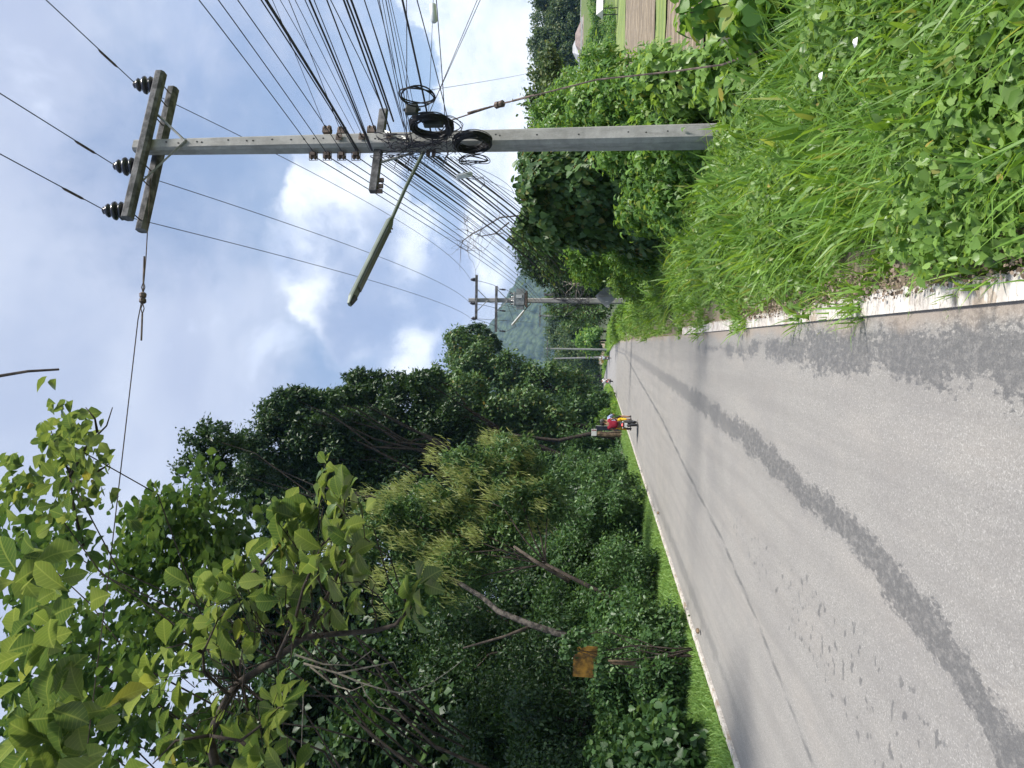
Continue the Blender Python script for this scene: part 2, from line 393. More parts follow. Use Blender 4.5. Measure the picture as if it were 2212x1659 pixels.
def grid(name, xs, ys, zf, mt, kind, attrs=None):
    X, Y = np.meshgrid(xs, ys); Z = zf(X, Y); nx, ny = len(xs), len(ys)
    V = np.stack([X, Y, Z], -1).reshape(-1, 3)
    i = np.arange((ny-1)*(nx-1)); a = (i//(nx-1))*nx+i % (nx-1)
    Fc = np.stack([a, a+1, a+nx+1, a+nx], 1)
    me = bpy.data.meshes.new(name); me.from_pydata(V.tolist(), [], Fc.tolist()); me.update()
    for k, v in (attrs or {}).items():
        at = me.attributes.new(k, 'FLOAT', 'POINT'); at.data.foreach_set('value', np.asarray(v, np.float32).ravel())
    o = finish(me, name, mt, None, (0, 0, 0), True); tag(o, kind=kind); return o

def m_ground(t, p):
    g = t.new('ShaderNodeTexCoord').outputs['Object']
    n = t.noise(g, .7, 8, .65); n2 = t.noise(g, 14, 6, .7)
    c = t.mix(t.step(n, .40, .6), (.05, .045, .03), (.06, .10, .03))
    sx = t.new('ShaderNodeSeparateXYZ'); t.link(g, sx.inputs[0])
    side = t.math('SUBTRACT', 1.0, t.step(t.math('ADD', t.math('ABSOLUTE', t.math('ADD', sx.outputs[0], 2.23)), t.math('MULTIPLY', n2, .5)), 2.95, 3.35))
    c = t.mix(t.math('MULTIPLY', side, .9), c, t.mix(n2, (.20, .15, .11), (.36, .29, .22)))
    fld = t.step(sx.outputs[0], 9, 14)
    c = t.mix(fld, c, t.mix(t.noise(g, 1.1, 8, .75), (.04, .07, .02), (.17, .22, .06)))
    t.link(c, p.inputs['Base Color']); p.inputs['Roughness'].default_value = .95
    b = t.new('ShaderNodeBump'); b.inputs['Strength'].default_value = .6; b.inputs['Distance'].default_value = .03
    t.link(n2, b.inputs['Height']); t.link(b.outputs[0], p.inputs['Normal'])
xs = np.concatenate([np.linspace(-900, -60, 18), np.linspace(-50, -8, 30), np.linspace(-7.6, 8, 80), np.linspace(8.6, 60, 30), np.linspace(80, 900, 18)])
ys = np.concatenate([np.linspace(-40, 0, 30), np.linspace(.4, 40, 110), np.linspace(41, 230, 100), np.linspace(245, 1500, 40)])
grid('ground', xs, ys, lambda X, Y: np.where(Y > 240, np.minimum(gz(X, Y), 2.4), gz(X, Y))+.02*np.sin(X*5.1)*np.sin(Y*3.3)*(np.abs(X+2.2) > 2.9)*(np.abs(X) < 12)
     - .03*(np.abs(X-road_x(Y)) < 2.6), mat('ground', m_ground), 'structure')

# road sheet with smooth distance fields for the damp tracks and a painted shadow blotch
trk = [(2212, 1650), (2100, 1490), (2000, 1335), (1900, 1215), (1800, 1120), (1700, 1022), (1600, 935), (1520, 875), (1450, 825), (1400, 790), (1365, 768), (1345, 755)]
TP = np.array([PZ(a, b, 0)[:2] for a, b in trk]); TP = TP[np.argsort(TP[:, 1])]
trk2 = [(1760, 1659), (1640, 1350), (1560, 1165), (1480, 1010), (1430, 905), (1380, 820), (1350, 765)]
TS = np.array([PZ(a, b, 0)[:2] for a, b in trk2]); TS = TS[np.argsort(TS[:, 1])]
rx = np.concatenate([np.linspace(-2.42, 2.42, 60)])
ry = np.concatenate([np.linspace(-30, 1, 30), np.linspace(1.15, 30, 190), np.linspace(30.6, 208, 140)])
Xr, Yr = np.meshgrid(rx, ry)
Xw = Xr+road_x(Yr)
# turn the far end square to its course
dxdy = np.gradient(road_x(ry), ry)[:, None]; nrm = np.sqrt(1+dxdy**2)
Xq = road_x(Yr)+Xr/nrm; Yq = Yr-Xr*dxdy/nrm
d1 = np.abs(Xw-np.interp(Yr, TP[:, 1], TP[:, 0]))-np.interp(Yr, [2, 4, 5.5, 8, 13, 40, 60], [.14, .11, .10, .13, .15, .12, .05])
eR = np.array([PZ(a, b, 0)[:2] for a, b in ((2500, 640), (2208, 688), (2106, 682), (1953, 706), (1799, 715), (1645, 739), (1560, 748), (1500, 752))])
eL = np.array([PZ(a, b, 0)[:2] for a, b in ((2500, 960), (2208, 868), (2106, 835), (2029, 820), (1927, 798), (1825, 800), (1722, 783), (1645, 762), (1560, 758), (1500, 752))])
xR = np.interp(Yr, eR[:, 1], eR[:, 0]); xL = np.interp(Yr, eL[:, 1], eL[:, 0]); d2 = np.abs(Xw-(xR+xL)/2)-(xR-xL)/2+np.where(Yr > 13, .3, 0)
d3 = np.abs(Xw-np.interp(Yr, TS[:, 1], TS[:, 0]))-np.interp(Yr, [3, 8, 20, 40, 75, 90], [.015, .03, .045, .05, .05, -.3])
d4 = np.abs(Xw+4.05+.01*Yr)-np.interp(Yr, [6, 8, 12, 20, 30], [-.2, .05, .12, .12, -.2])
d5 = np.abs(Xw+2.1)-np.interp(Yr, [2, 3, 6, 9, 11], [.35, .35, .3, .1, -.4])
def m_road(t, p):
    g = t.new('ShaderNodeTexCoord').outputs['Object']
    fine = t.noise(g, 150, 3, .8); mid = t.noise(g, 28, 5, .7); big = t.noise(g, .9, 5, .6); st = t.noise(t.scalevec(g, 1, .25, 1), 3.0, 5, .6)
    vor = t.new('ShaderNodeTexVoronoi'); t.link(g, vor.inputs[0]); vor.inputs['Scale'].default_value = 95
    c = t.mix(t.step(fine, .3, .7), (.165, .158, .147), (.325, .31, .288))
    c = t.mix(t.math('MULTIPLY', t.step(mid, .35, .7), .5), c, (.325, .312, .294))
    c = t.mix(t.math('MULTIPLY', t.step(big, .4, .65), .35), c, (.21, .20, .195))
    c = t.mix(t.math('MULTIPLY', t.step(st, .45, .7), .3), c, (.34, .31, .275))
    c = t.mix(t.math('MULTIPLY', t.step(vor.outputs['Distance'], .62, .8), .45), c, (.50, .48, .45))
    wear = t.noise(t.scalevec(g, 1, .035, 1), 5.5, 5, .6)
    c = t.mix(t.math('MULTIPLY', t.step(wear, .42, .66), .35), c, (.20, .19, .18))
    ck = t.noise(t.scalevec(g, 1, .5, 1), 1.6, 8, .8, 1.5)
    c = t.mix(t.math('MULTIPLY', t.math('SUBTRACT', 1.0, t.step(t.math('ABSOLUTE', t.math('SUBTRACT', ck, .5)), .0, .0045)), .35), c, (.06, .055, .05))
    jag = t.noise(t.scalevec(g, 1, .45, 1), 30, 5, .8); jag2 = t.noise(t.scalevec(g, 1, .5, 1), 4, 4, .6)
    j = t.math('ADD', t.math('MULTIPLY', t.math('SUBTRACT', jag, .5), .5), t.math('MULTIPLY', t.math('SUBTRACT', jag2, .5), .42))
    def st_(name, k, soft):
        return t.math('SUBTRACT', 1.0, t.step(t.math('ADD', attr(t, name), t.math('MULTIPLY', j, k)), -soft, soft))
    mot = t.step(t.noise(t.scalevec(g, 1, .6, 1), 24, 4, .8), .36, .56)
    w1 = t.math('MULTIPLY', st_('d1', .9, .02), t.math('ADD', .5, t.math('MULTIPLY', mot, .5))); w2 = t.math('MULTIPLY', st_('d2', 1.1, .02), t.math('ADD', .55, t.math('MULTIPLY', mot, .45))); w3 = st_('d3', .16, .02)
    sy = t.new('ShaderNodeSeparateXYZ'); t.link(g, sy.inputs[0]); dry = t.math('SUBTRACT', 1.0, t.math('MULTIPLY', t.step(sy.outputs[1], 7, 24), .45))
    w1 = t.math('MULTIPLY', w1, dry)
    w4 = t.math('MULTIPLY', st_('d4', .9, .05), .45)  # left lane blotch: a soft shadow put into the road colour
    dots = t.math('MULTIPLY', t.math('SUBTRACT', 1.0, t.step(t.math('ADD', attr(t, 'd5'), t.math('MULTIPLY', j, .6)), -.05, .1)), t.step(t.noise(g, 11, 2, .5), .60, .66))
    wet_shade = t.math('MAXIMUM', w1, t.math('MAXIMUM', w2, t.math('MAXIMUM', t.math('MULTIPLY', w3, .8), t.math('MAXIMUM', w4, t.math('MULTIPLY', dots, .8)))))
    cw = t.mix(fine, (.055, .056, .06), (.14, .138, .138))
    c = t.mix(t.math('MULTIPLY', wet_shade, .76), t.mix(.05, c, (.10, .10, .10)), cw)
    sx = t.new('ShaderNodeSeparateXYZ'); t.link(g, sx.inputs[0])
    edge = t.step(t.math('ADD', sx.outputs[0], t.math('MULTIPLY', t.math('SUBTRACT', big, .5), .5)), .08, .20)
    c = t.mix(t.math('MULTIPLY', edge, .45), c, (.36, .28, .21))
    t.link(c, p.inputs['Base Color'])
    t.link(t.math('SUBTRACT', .82, t.math('MULTIPLY', wet_shade, .36)), p.inputs['Roughness']); p.inputs['Specular IOR Level'].default_value = .4
    b = t.new('ShaderNodeBump'); b.inputs['Strength'].default_value = .55; b.inputs['Distance'].default_value = .006
    t.link(t.math('ADD', fine, mid), b.inputs['Height']); t.link(b.outputs[0], p.inputs['Normal'])
V = np.stack([Xq, Yq, gz(road_x(Yr), Yr)+.03+.004+0*Xq], -1)
nx, ny = len(rx), len(ry); i = np.arange((ny-1)*(nx-1)); a = (i//(nx-1))*nx+i % (nx-1)
me = bpy.data.meshes.new('road'); me.from_pydata(V.reshape(-1, 3).tolist(), [], np.stack([a, a+1, a+nx+1, a+nx], 1).tolist()); me.update()
for k_, v_ in (('d1', d1), ('d2', d2), ('d3', d3), ('d4', d4), ('d5', d5)):
    at = me.attributes.new(k_, 'FLOAT', 'POINT'); at.data.foreach_set('value', v_.astype(np.float32).ravel())
tag(finish(me, 'road', mat('road', m_road), None, (0, 0, 0), True), kind='structure')

def m_kerb(t, p):
    g = t.new('ShaderNodeTexCoord').outputs['Object']
    n = t.noise(g, 5, 6, .7); c = t.mix(t.step(n, .35, .62), (.42, .38, .34), (.66, .62, .57))
    cr = t.noise(t.scalevec(g, .6, 3.2, 1), 2.0, 5, .75, 1.2)
    crack = t.math('SUBTRACT', 1.0, t.step(t.math('ABSOLUTE', t.math('SUBTRACT', cr, .5)), .0, .016))
    c = t.mix(t.math('MULTIPLY', crack, .8), c, (.09, .07, .055))
    c = t.mix(t.math('MULTIPLY', t.step(t.noise(g, 2.3, 5, .7), .56, .62), .75), c, (.33, .25, .18))
    t.link(c, p.inputs['Base Color']); p.inputs['Roughness'].default_value = .85
MK = mat('kerb', m_kerb)
def strip(name, off0, off1, y0, y1, z, seg, jitter):
    ysx = np.linspace(y0, y1, seg); cx = road_x(ysx); a = cx+off0; b = cx+off1+rng.normal(size=seg)*jitter
    mb = MB(); V = []; Fc = []
    for i_ in range(seg):
        V += [(a[i_], ysx[i_], -.05), (a[i_], ysx[i_], z), (b[i_], ysx[i_], z), (b[i_], ysx[i_], -.05)]
    for i_ in range(seg-1):
        q = i_*4; Fc += [(q, q+4, q+5, q+1), (q+1, q+5, q+6, q+2), (q+2, q+6, q+7, q+3)]
    mb.add(V, Fc); tag(mb.build(name, MK), kind='structure')
strip('kerb', 2.42, 2.545, 1.0, 15, .026, 190, .012)
strip('kerb', -2.42, -2.52, 2, 78, .035, 240, .006)

# soil crumbling over the edge strip
P = np.stack([rng.uniform(.28, .46, 2600), rng.uniform(1.2, 9, 2600), np.full(2600, .035)], 1); P[:, 2] += rng.uniform(-.01, .03, len(P))
def m_soil(t, p):
    t.link(ramp(t, attr(t, 'rnd'), [(0, (.10, .07, .05)), (.6, (.24, .18, .13)), (1, (.40, .32, .25))]), p.inputs['Base Color']); p.inputs['Roughness'].default_value = .95
tag(leaves('soil_crumbs', P, rdir(len(P))*[1, 1, .3], rdir(len(P)), rng.uniform(.006, .026, len(P)), 'oval', mat('soil', m_soil), None, width=2.0), 'brown soil crumbs and litter along the road edge', 'soil', kind='stuff')

# field beyond the right hand weeds: furrows of dry earth between green strips
def m_field(c0, c1, fr):
    def fn(t, p):
        g = t.new('ShaderNodeTexCoord').outputs['Object']
        w_ = t.new('ShaderNodeTexWave'); w_.bands_direction = 'Y'; t.link(g, w_.inputs[0]); w_.inputs['Scale'].default_value = fr; w_.inputs['Distortion'].default_value = 5; w_.inputs['Detail'].default_value = 4
        n = t.noise(g, 9, 6, .75)
        c = t.mix(t.math('ADD', t.math('MULTIPLY', w_.outputs['Fac'], .5), t.math('MULTIPLY', n, .5)), c0, c1)
        t.link(c, p.inputs['Base Color']); p.inputs['Roughness'].default_value = .95
        b = t.new('ShaderNodeBump'); b.inputs['Strength'].default_value = 1; b.inputs['Distance'].default_value = .15; t.link(w_.outputs['Fac'], b.inputs['Height']); t.link(b.outputs[0], p.inputs['Normal'])
    return fn
FZ = -1.0
MF1 = mat('dry_field', m_field((.10, .075, .05), (.35, .285, .20), .5)); MF2 = mat('green_field', m_field((.10, .15, .04), (.26, .32, .09), .3))
for (xa, xb, mm, y0, y1) in ((9, 150, MF2, 83.3, 112), (9, 120, MF1, 39.3, 83), (8, 90, MF2, 32.7, 39), (7.5, 80, MF1, 20.3, 32.4), (7, 60, MF2, 9, 20)):
    fx = np.linspace(xa, xb, 60); fy = np.linspace(y0, y1, 110)
    grid('field', fx, fy, lambda X, Y: np.maximum(gz(X, Y), FZ)+.07+.05*np.sin(Y*3.1+np.sin(X*.7))+.02*np.sin(X*7+Y*3), mm, 'structure')

# wooded hill far away
def hill_z(X, Y):
    r1 = 170*np.exp(-(((X+330)/260)**2+((Y-1200)/260)**2)); r2 = 232*np.exp(-(((X+60)/240)**2+((Y-1330)/240)**2))
    r3 = 90*np.exp(-(((X-160)/190)**2+((Y-1500)/260)**2))
    ridg = 9*np.sin(X*.023+1.3*np.sin(Y*.011))*np.sin(Y*.019)+5*np.sin(X*.06+Y*.03)
    z = np.maximum(np.maximum(r1, r2), r3); return z+ridg*np.clip(z/60, 0, 1)-2
hx = np.linspace(-900, 560, 330); hy = np.linspace(720, 1600, 200)
HX, HY = np.meshgrid(hx, hy)
bump_r = rng.normal(size=HX.shape)*2.6
def m_hill(t, p):
    g = t.new('ShaderNodeTexCoord').outputs['Object']
    v_ = t.new('ShaderNodeTexVoronoi'); t.link(g, v_.inputs[0]); v_.inputs['Scale'].default_value = .085
    n = t.noise(g, .02, 6, .65)
    c = t.mix(v_.outputs['Distance'], (.085, .125, .05), (.006, .012, .008)); c = t.mix(t.math('MULTIPLY', n, .4), c, (.04, .06, .03))
    t.link(c, p.inputs['Base Color']); p.inputs['Roughness'].default_value = .95
    b = t.new('ShaderNodeBump'); b.invert = True; b.inputs['Distance'].default_value = 7; b.inputs['Strength'].default_value = 1; t.link(v_.outputs['Distance'], b.inputs['Height']); t.link(b.outputs[0], p.inputs['Normal'])
grid('hill', hx, hy, lambda X, Y: hill_z(X, Y)+bump_r, mat('hill', m_hill), 'structure')

# ------------------------------------------------------------------ poles
PX, PYY = 2.96, 11.0
PR = R(20.5)
AX = np.array([math.cos(PR), math.sin(PR), 0]); AN = np.array([math.sin(PR), -math.cos(PR), 0])   # along the cross arm; towards the camera
def shaft(mb, base, top, s0, s1, rz, ch=.18):
    base = np.array(base, float); top = np.array(top, float); V = []
    for c, s in ((base, s0), (top, s1)):
        for sx, sy in ((1, -1), (1, 1), (-1, 1), (-1, -1)):
            a_, b_ = ((sx, sy*(1-ch*2)), (sx*(1-ch*2), sy)) if sx*sy > 0 else ((sx*(1-ch*2), sy), (sx, sy*(1-ch*2)))
            for q in (a_, b_): V.append(c+rotz(rz)@np.array([q[0]*s/2, q[1]*s/2, 0]))
    mb.add(V, [tuple(range(8))[::-1], tuple(range(8, 16))]+[(i, (i+1) % 8, 8+(i+1) % 8, 8+i) for i in range(8)])
def insulator(pole, at, d=(0, 0, 1), k=1.0):
    mb = MB(); prof = [(0, .012), (.05, .012), (.055, .06), (.075, .125), (.10, .135), (.13, .10), (.145, .055), (.155, .11), (.175, .135), (.205, .125), (.235, .07), (.245, .055), (.255, .09), (.275, .10), (.30, .08), (.32, .05), (.34, .055), (.36, .02)]
    mb.lathe(at, d, [(h*k, r*k) for h, r in prof], 16)
    return mb.build('insulator', M['porcelain'], pole, smooth=True)
pole = thing('utility_pole', (PX, PYY, -.25), 'tall square concrete utility pole in the roadside weeds, nearest and carrying the cable coils', 'utility pole', 'concrete utility poles along the road')
mb = MB(); shaft(mb, (PX, PYY, -.5), (PX-.02, PYY, 8.85), .31, .195, PR); mb.build('shaft', M['concrete'], pole)
ATZ = 8.6
for sgn, z_ in ((1, ATZ), (-1, ATZ)):
    c = np.array([PX-.07, PYY, z_])+AN*sgn*.182
    mb = MB(); V = []; L = 1.29; hw, hh = .078, .078
    for s_ in (-1, 1):
        for a_, b_ in ((-1, -.55), (-.55, -1), (.55, -1), (1, -.55), (1, .55), (.55, 1), (-.55, 1), (-1, .55)):
            V.append(c+AX*s_*L+AN*a_*hw+np.array([0, 0, b_*hh]))
    mb.add(V, [tuple(range(8)), tuple(range(15, 7, -1))]+[(i, 8+i, 8+(i+1) % 8, (i+1) % 8) for i in range(8)])
    mb.build('crossarm', M['old_concrete'], pole)
for s_ in (-1.15, -.55, -.3, .55, .9, 1.15):
    c = np.array([PX-.07, PYY, ATZ])+AX*s_; mb = MB(); mb.tube([c+AN*.26, c-AN*.26], .010, 6)
    mb.tube([c+AN*.25, c+AN*.228], .02, 6); mb.build('bolt', M['rust'], pole)
for s_ in (-.62, .55):                      # flat braces from the arms down to the shaft
    a_ = np.array([PX-.05, PYY, ATZ-.05])+AX*s_+AN*.10; b_ = np.array([PX, PYY, 7.98])+AN*.115
    mb = MB(); mb.tube([a_, b_], .019, 4); mb.build('brace', M['galv'], pole)
tops = []
for s_, n_ in ((1.12, 1), (-.36, 1), (-1.12, 1)):
    at = np.array([PX-.07, PYY, ATZ+.06])+AX*s_+AN*.10
    insulator(pole, at, (AX*-.1+AN*.25+np.array([0, 0, 1])), 1.05)
    tops.append(at+np.array([-.02, -.05, .30]))
# clevis racks with spools
for X_ in (677, 707, 738, 769):
    q = PY(X_, 333, 10.95); mb = MB()
    mb.box(q, (.05, .10, .075)); mb.lathe(q+[-.04, 0, -.05], (0, 0, 1), [(0, .03), (.02, .045), (.05, .025), (.08, .045), (.10, .03)], 8)
    mb.tube([q+[.03, 0, .065], q+[-.09, 0, .065], q+[-.09, 0, -.065], q+[.03, 0, -.065]], .007, 5)
    mb.build('insulator_rack', M['rust'], pole)
for X_, Y_ in ((707, 283), (739, 285), (803, 283)):
    q = PY(X_, Y_, 11.1); mb = MB(); mb.box(q, (.09, .1, .12), rotz(.3)); mb.lathe(q+[.04, 0, -.06], (0, 0, 1), [(0, .035), (.03, .05), (.06, .03), (.09, .05), (.12, .035)], 8); mb.build('insulator_rack', M['rust'], pole)
# lower cross arm and braces
ca, cb = PY(830, 236, 11.4), PY(806, 415, 10.6); cz = (ca[2]+cb[2])/2
ca = PZ(829, 238, cz); cb = PZ(806, 415, cz)
mb = MB(); d_ = cb-ca; Lq = np.linalg.norm(d_)
mb.box((ca+cb)/2+AN*.19*0, (.10, Lq, .12), frame_from(d_)); o_ = mb.build('crossarm', M['old_concrete'], pole, bevel=.012)
for t_, X_, Y_ in ((.66, 893, 330), (.25, 880, 300)):
    mb = MB(); a_ = ca+d_*t_; b_ = PY(X_, Y_, 10.85); mb.tube([a_, b_], .02, 4); mb.build('brace', M['galv'], pole)
for t_ in (.86, .93, .99):
    q = ca+d_*t_+[0, 0, -.09]; mb = MB(); mb.box(q, (.06, .05, .09)); mb.build('insulator_rack', M['rust'], pole)
# drilled holes with rust marks down the camera side
for z_ in [8.3, 8.1, 7.8, 7.72, 7.3, 7.0, 6.9, 6.6, 6.3, 6.1, 5.95, 5.8, 5.2, 5.0, 3.9, 3.35, 3.2, 3.14, 2.6, 2.0, 1.3, 1.05, .75, .1]:
    w_ = (.31-(z_+.5)/9.35*.115)/2; q = np.array([PX-.01, PYY, z_])+AN*(w_+.0015)+AX*rng.uniform(-.02, .02)
    mb = MB(); mb.lathe(q-AN*.01, AN, [(0, .013), (.012, .013)], 8); mb.build('bolt_hole', M['hole'], pole)
for z_ in (5.55, 5.2, 4.78):
    w_ = .12; q = np.array([PX, PYY, z_])+AN*(w_+.02); mb = MB(); mb.box(q, (.09, .012, .09), rotz(PR)); mb.tube([q, q+AN*.09], .012, 6); mb.build('bolt', M['rust'], pole)

# ------------------------------------------------------------------ cables
def sagline(a, b, sag, k=18):
    a = np.array(a, float); b = np.array(b, float)
    return [a+(b-a)*i/k-np.array([0, 0, 4*sag*(i/k)*(1-i/k)]) for i in range(k+1)]
def cable(P, r, label, group=None, mt='wire', name='overhead_cable', cat='cable', n=5):
    mb = MB(); mb.tube(P, r, n); o = mb.build(name, M[mt], None, org=P[0]); return tag(o, label, cat, group)
def extend(a, b, L):
    d = np.array(b)-np.array(a); d = d/np.linalg.norm(d); return np.array(b)+d*L
G_HV = 'bare high wires carried on the top cross arms'
exits = [(95, 0), (0, 205), (0, 335)]
lab = ['bare wire leaving the top right insulator of the nearest pole', 'bare wire leaving the middle insulator of the nearest pole', 'bare wire leaving the outer left insulator of the nearest pole']
P2 = dict(x=2.17, y=38.0)
hv2 = [PY(1016, 604, 38.2), PY(1015, 655, 38), PY(1017, 688, 37.8)]
for a_, (X_, Y_), l_, e_ in zip(tops, exits, lab, hv2):
    q = PZ(X_, Y_, a_[2]-.05)
    far_ = extend(a_, q, 26)
    P_ = [a_]+[a_+(far_-a_)*t_+np.array([0, 0, -.9*4*t_*(1-t_)*.12]) for t_ in np.linspace(.04, 1, 14)]
    cable(P_, .0075, l_+' towards the viewer', G_HV, 'wire')
    cable(sagline(a_, e_, .95, 26), .007, l_.replace('leaving', 'strung from').replace('the nearest pole', 'the nearest pole')+' to the transformer pole', G_HV, 'bare_wire')
    mb = MB(); dd = (q-a_)/np.linalg.norm(q-a_); mb.tube([a_+dd*.55, a_+dd*.6, a_+dd*.95, a_+dd*1.0], [.008, .018, .018, .008], 6)
    tag(mb.build('preformed_tie', M['rust'], None, org=a_+dd*.5), l_.replace('bare wire', 'wrapped splice on the wire'), 'cable splice', 'wire ties near the top insulators')
# cables arriving from the near side
ONES = ['', 'first', 'second', 'third', 'fourth', 'fifth', 'sixth', 'seventh', 'eighth', 'ninth', 'tenth', 'eleventh', 'twelfth', 'thirteenth', 'fourteenth', 'fifteenth', 'sixteenth', 'seventeenth', 'eighteenth', 'nineteenth']
ORD = ONES+['twentieth']+['twenty-'+o for o in ONES[1:10]]+['thirtieth']+['thirty-'+o for o in ONES[1:10]]+['fortieth']
near = [(390, 677, 328, .006), (431, 707, 333, .006), (472, 739, 328, .006), (523, 769, 325, .008), (534, 773, 325, .017), (562, 704, 281, .004), (570, 766, 288, .004), (596, 738, 290, .005),
        (600, 798, 325, .004), (624, 800, 322, .006), (634, 803, 325, .012), (645, 806, 328, .006), (676, 812, 288, .009), (683, 826, 232, .006), (711, 845, 290, .012), (721, 838, 240, .012),
        (729, 850, 262, .014), (754, 884, 305, .006), (757, 872, 275, .006), (787, 888, 300, .005), (792, 880, 315, .005), (799, 884, 320, .004), (806, 893, 320, .006), (811, 900, 300, .004), (815, 908, 300, .004),
        (838, 936, 312, .013), (859, 878, 325, .006), (861, 984, 330, .006), (918, 966, 330, .006), (1014, 920, 262, .005), (1020, 915, 270, .005), (920, 925, 262, .004)]
NEAR_RANK = [1+sorted(n_[0] for n_ in near).index(n_[0])+1 for n_ in near]     # the outermost high wire is the first
for i_, (x0, x1, y1, r_) in enumerate(near):
    a_ = PY(x1, y1, 10.85); q = PZ(x0, 0, a_[2]-.12)
    if q[1] > 10.3 or q[1] < 0:   # lines that run off sideways to the right
        q = PY(x0, 0, 10.2)
    far_ = extend(a_, q, 14)
    P_ = [a_+(far_-a_)*t_+np.array([0, 0, -.28*4*t_*(1-t_)]) for t_ in np.linspace(0, 1, 22)]
    thick = r_ > .0085
    tp = 'upper' if x1 < 780 else ('middle' if x1 < 860 else 'lower')
    cable(P_, r_, '%s black cable crossing the top edge of the photo, %s from the left' % ('thick twisted' if thick else 'thin', ORD[NEAR_RANK[i_]]), 'cables on the near side of the nearest pole')
# low voltage lines on to the transformer pole
for i_, (x0, x1) in enumerate(((677, 1150), (707, 1157), (738, 1164), (769, 1171))):
    a_ = PY(x0, 337, 10.95); b_ = PY(x1, 650, 37.8)
    cable(sagline(a_, b_, .30), .008, 'power cable from the %s spool of the nearest pole to the transformer pole' % ('topmost', 'second highest', 'third highest', 'lowest')[i_], 'four power cables between the first two poles')
tel = []
for i_ in range(24):
    x0 = 800+i_*8.2+rng.uniform(-2, 2); a_ = PY(x0, 338, 10.9)
    b_ = PY(1192+i_*2.9+rng.uniform(-4, 4), 645+rng.uniform(-4, 4), 37.9)
    thick = i_ in (5, 6, 11, 15, 16, 17, 20)
    tp = 'upper' if i_ < 9 else ('middle' if i_ < 17 else 'lower')
    cable(sagline(a_, b_, .25+.028*i_+rng.uniform(-.1, .1), 22), .013 if thick else rng.choice([.004, .006, .008]), '%s telecom cable to the transformer pole, %s from the top on the nearest pole' % ('thick' if thick else 'thin', ORD[i_+1]), 'telecom cables between the first two poles')
for (x0, y0, x1, y1, yy) in ((985, 345, 1110, 420, 15), (1000, 372, 1130, 440, 16), (925, 195, 1160, 153, 24)):
    cable(sagline(PY(x0, y0, 10.9), PY(x1, y1, yy), .2), .004, ('upper' if x0 < 990 else 'lower')+' very thin drop wire running from the nearest pole into the creeper mound' if x0 > 930 else 'very thin drop wire crossing the white cloud right of the nearest pole', 'thin drop wires to the right hand growth' if x0 > 930 else None)
# tangle of loose wire on the pole, tied to it
def squiggle(a, b, k, amp):
    return wobble(a, b, k, amp)
tg = MB()
for _ in range(40):
    X0, X1 = sorted(rng.uniform(795, 985, 2)); a_ = PY(X0, rng.uniform(285, 345), rng.uniform(10.72, 10.82)); b_ = PY(X1, rng.uniform(285, 345), rng.uniform(10.72, 10.82))
    P_ = squiggle(a_, b_, 6, .10); tg.tube([p_ for p_ in P_], rng.choice([.004, .006, .008]), 5)
for _ in range(22):
    a_ = PY(rng.uniform(860, 990), rng.uniform(322, 340), 10.8); b_ = a_+np.array([rng.uniform(-.28, .0), rng.uniform(-.1, .1), rng.uniform(-.25, .2)])
    tg.tube(squiggle(a_, b_, 6, .22), rng.choice([.003, .005]), 4)
tag(tg.build('cable_tangle', M['wire'], None, org=(PX, PYY-.25, 4.5)), 'tangled knot of loose black wires lashed round the middle of the nearest pole', 'cable tangle')
def coil(c, R1, turns, r, label, tilt, thick=.05, ax=(1, 0, .0)):
    """rings of cable hanging in a nearly vertical loop"""
    mb = MB(); c = np.array(c, float); n_ = np.array(tilt, float); n_ /= np.linalg.norm(n_)
    u = np.cross(n_, [0, 0, 1.]); u /= np.linalg.norm(u); w = np.cross(u, n_)
    for k in range(turns):
        rr = R1*rng.uniform(.76, 1.08); cc = c+n_*rng.uniform(-thick, thick)+u*rng.uniform(-.02, .02)+w*rng.uniform(-.03, .03); e = rng.uniform(.9, 1.05); ph = rng.uniform(0, 6)
        mb.tube([cc+u*rr*e*math.cos(t_)+w*rr*math.sin(t_)+n_*.02*math.sin(2*t_+ph) for t_ in np.linspace(0, 2*math.pi, 29)[:-1]], r, 5, closed=True)
    return tag(mb.build('cable_coil', M['black_rubber'], None, org=c), label, 'cable coil')
# seen from below the loops lie nearly level, so they show as flat ovals
up_ = (.25, -.25, 1)
dn = lambda X, Y, y: PY(X, Y, y)
coil(dn(899, 207, 9.6), .215, 3, .010, 'single thin ring of brown cable hanging above the splice box', (.97, .21, 0), .006)
coil(dn(932, 271, 10.2), .275, 34, .008, 'large thick bundle of coiled black cable beside the pole with a splice closure inside', (.95, .24, 0), .045)
coil(dn(1021, 307, 10.6), .255, 34, .006, 'lowest dense coil of black cable hanging across the pole face', (.95, .20, .10), .05)
coil(dn(1023, 345, 10.7), .20, 5, .006, 'loose thin coil of wire dangling left of the pole', (.99, .0, .03), .015)
coil(dn(972, 272, 10.2), .17, 4, .005, 'few loose loops of wire springing from the large coil', (.93, .34, 0), .03)
def closure(X, Y, y, size, label):
    c = PY(X, Y, y); t = thing('splice_closure', c-[0, 0, size[2]/2], label, 'splice box'); Rm = rotz(.35)
    mb = MB(); mb.box(c, size, Rm); mb.build('housing', M['box_black'], t, bevel=.012)
    mb = MB(); mb.box(c-[0, size[1]*.5, 0], (size[0]*1.02, .02, size[2]*.82), Rm); mb.build('lid', M['box_black'], t, bevel=.006)
    for k in (-1, 1): mb = MB(); mb.tube([c+np.array([0, 0, k*size[2]*.5]), c+np.array([0, 0, k*(size[2]*.5+.03)])], .02, 8); mb.build('cable_gland', M['black_rubber'], t)
closure(890, 237, 9.9, (.13, .08, .17), 'small black splice box hanging beside the thin brown ring')
closure(937, 262, 10.05, (.15, .10, .27), 'long dark splice closure inside the large cable coil')
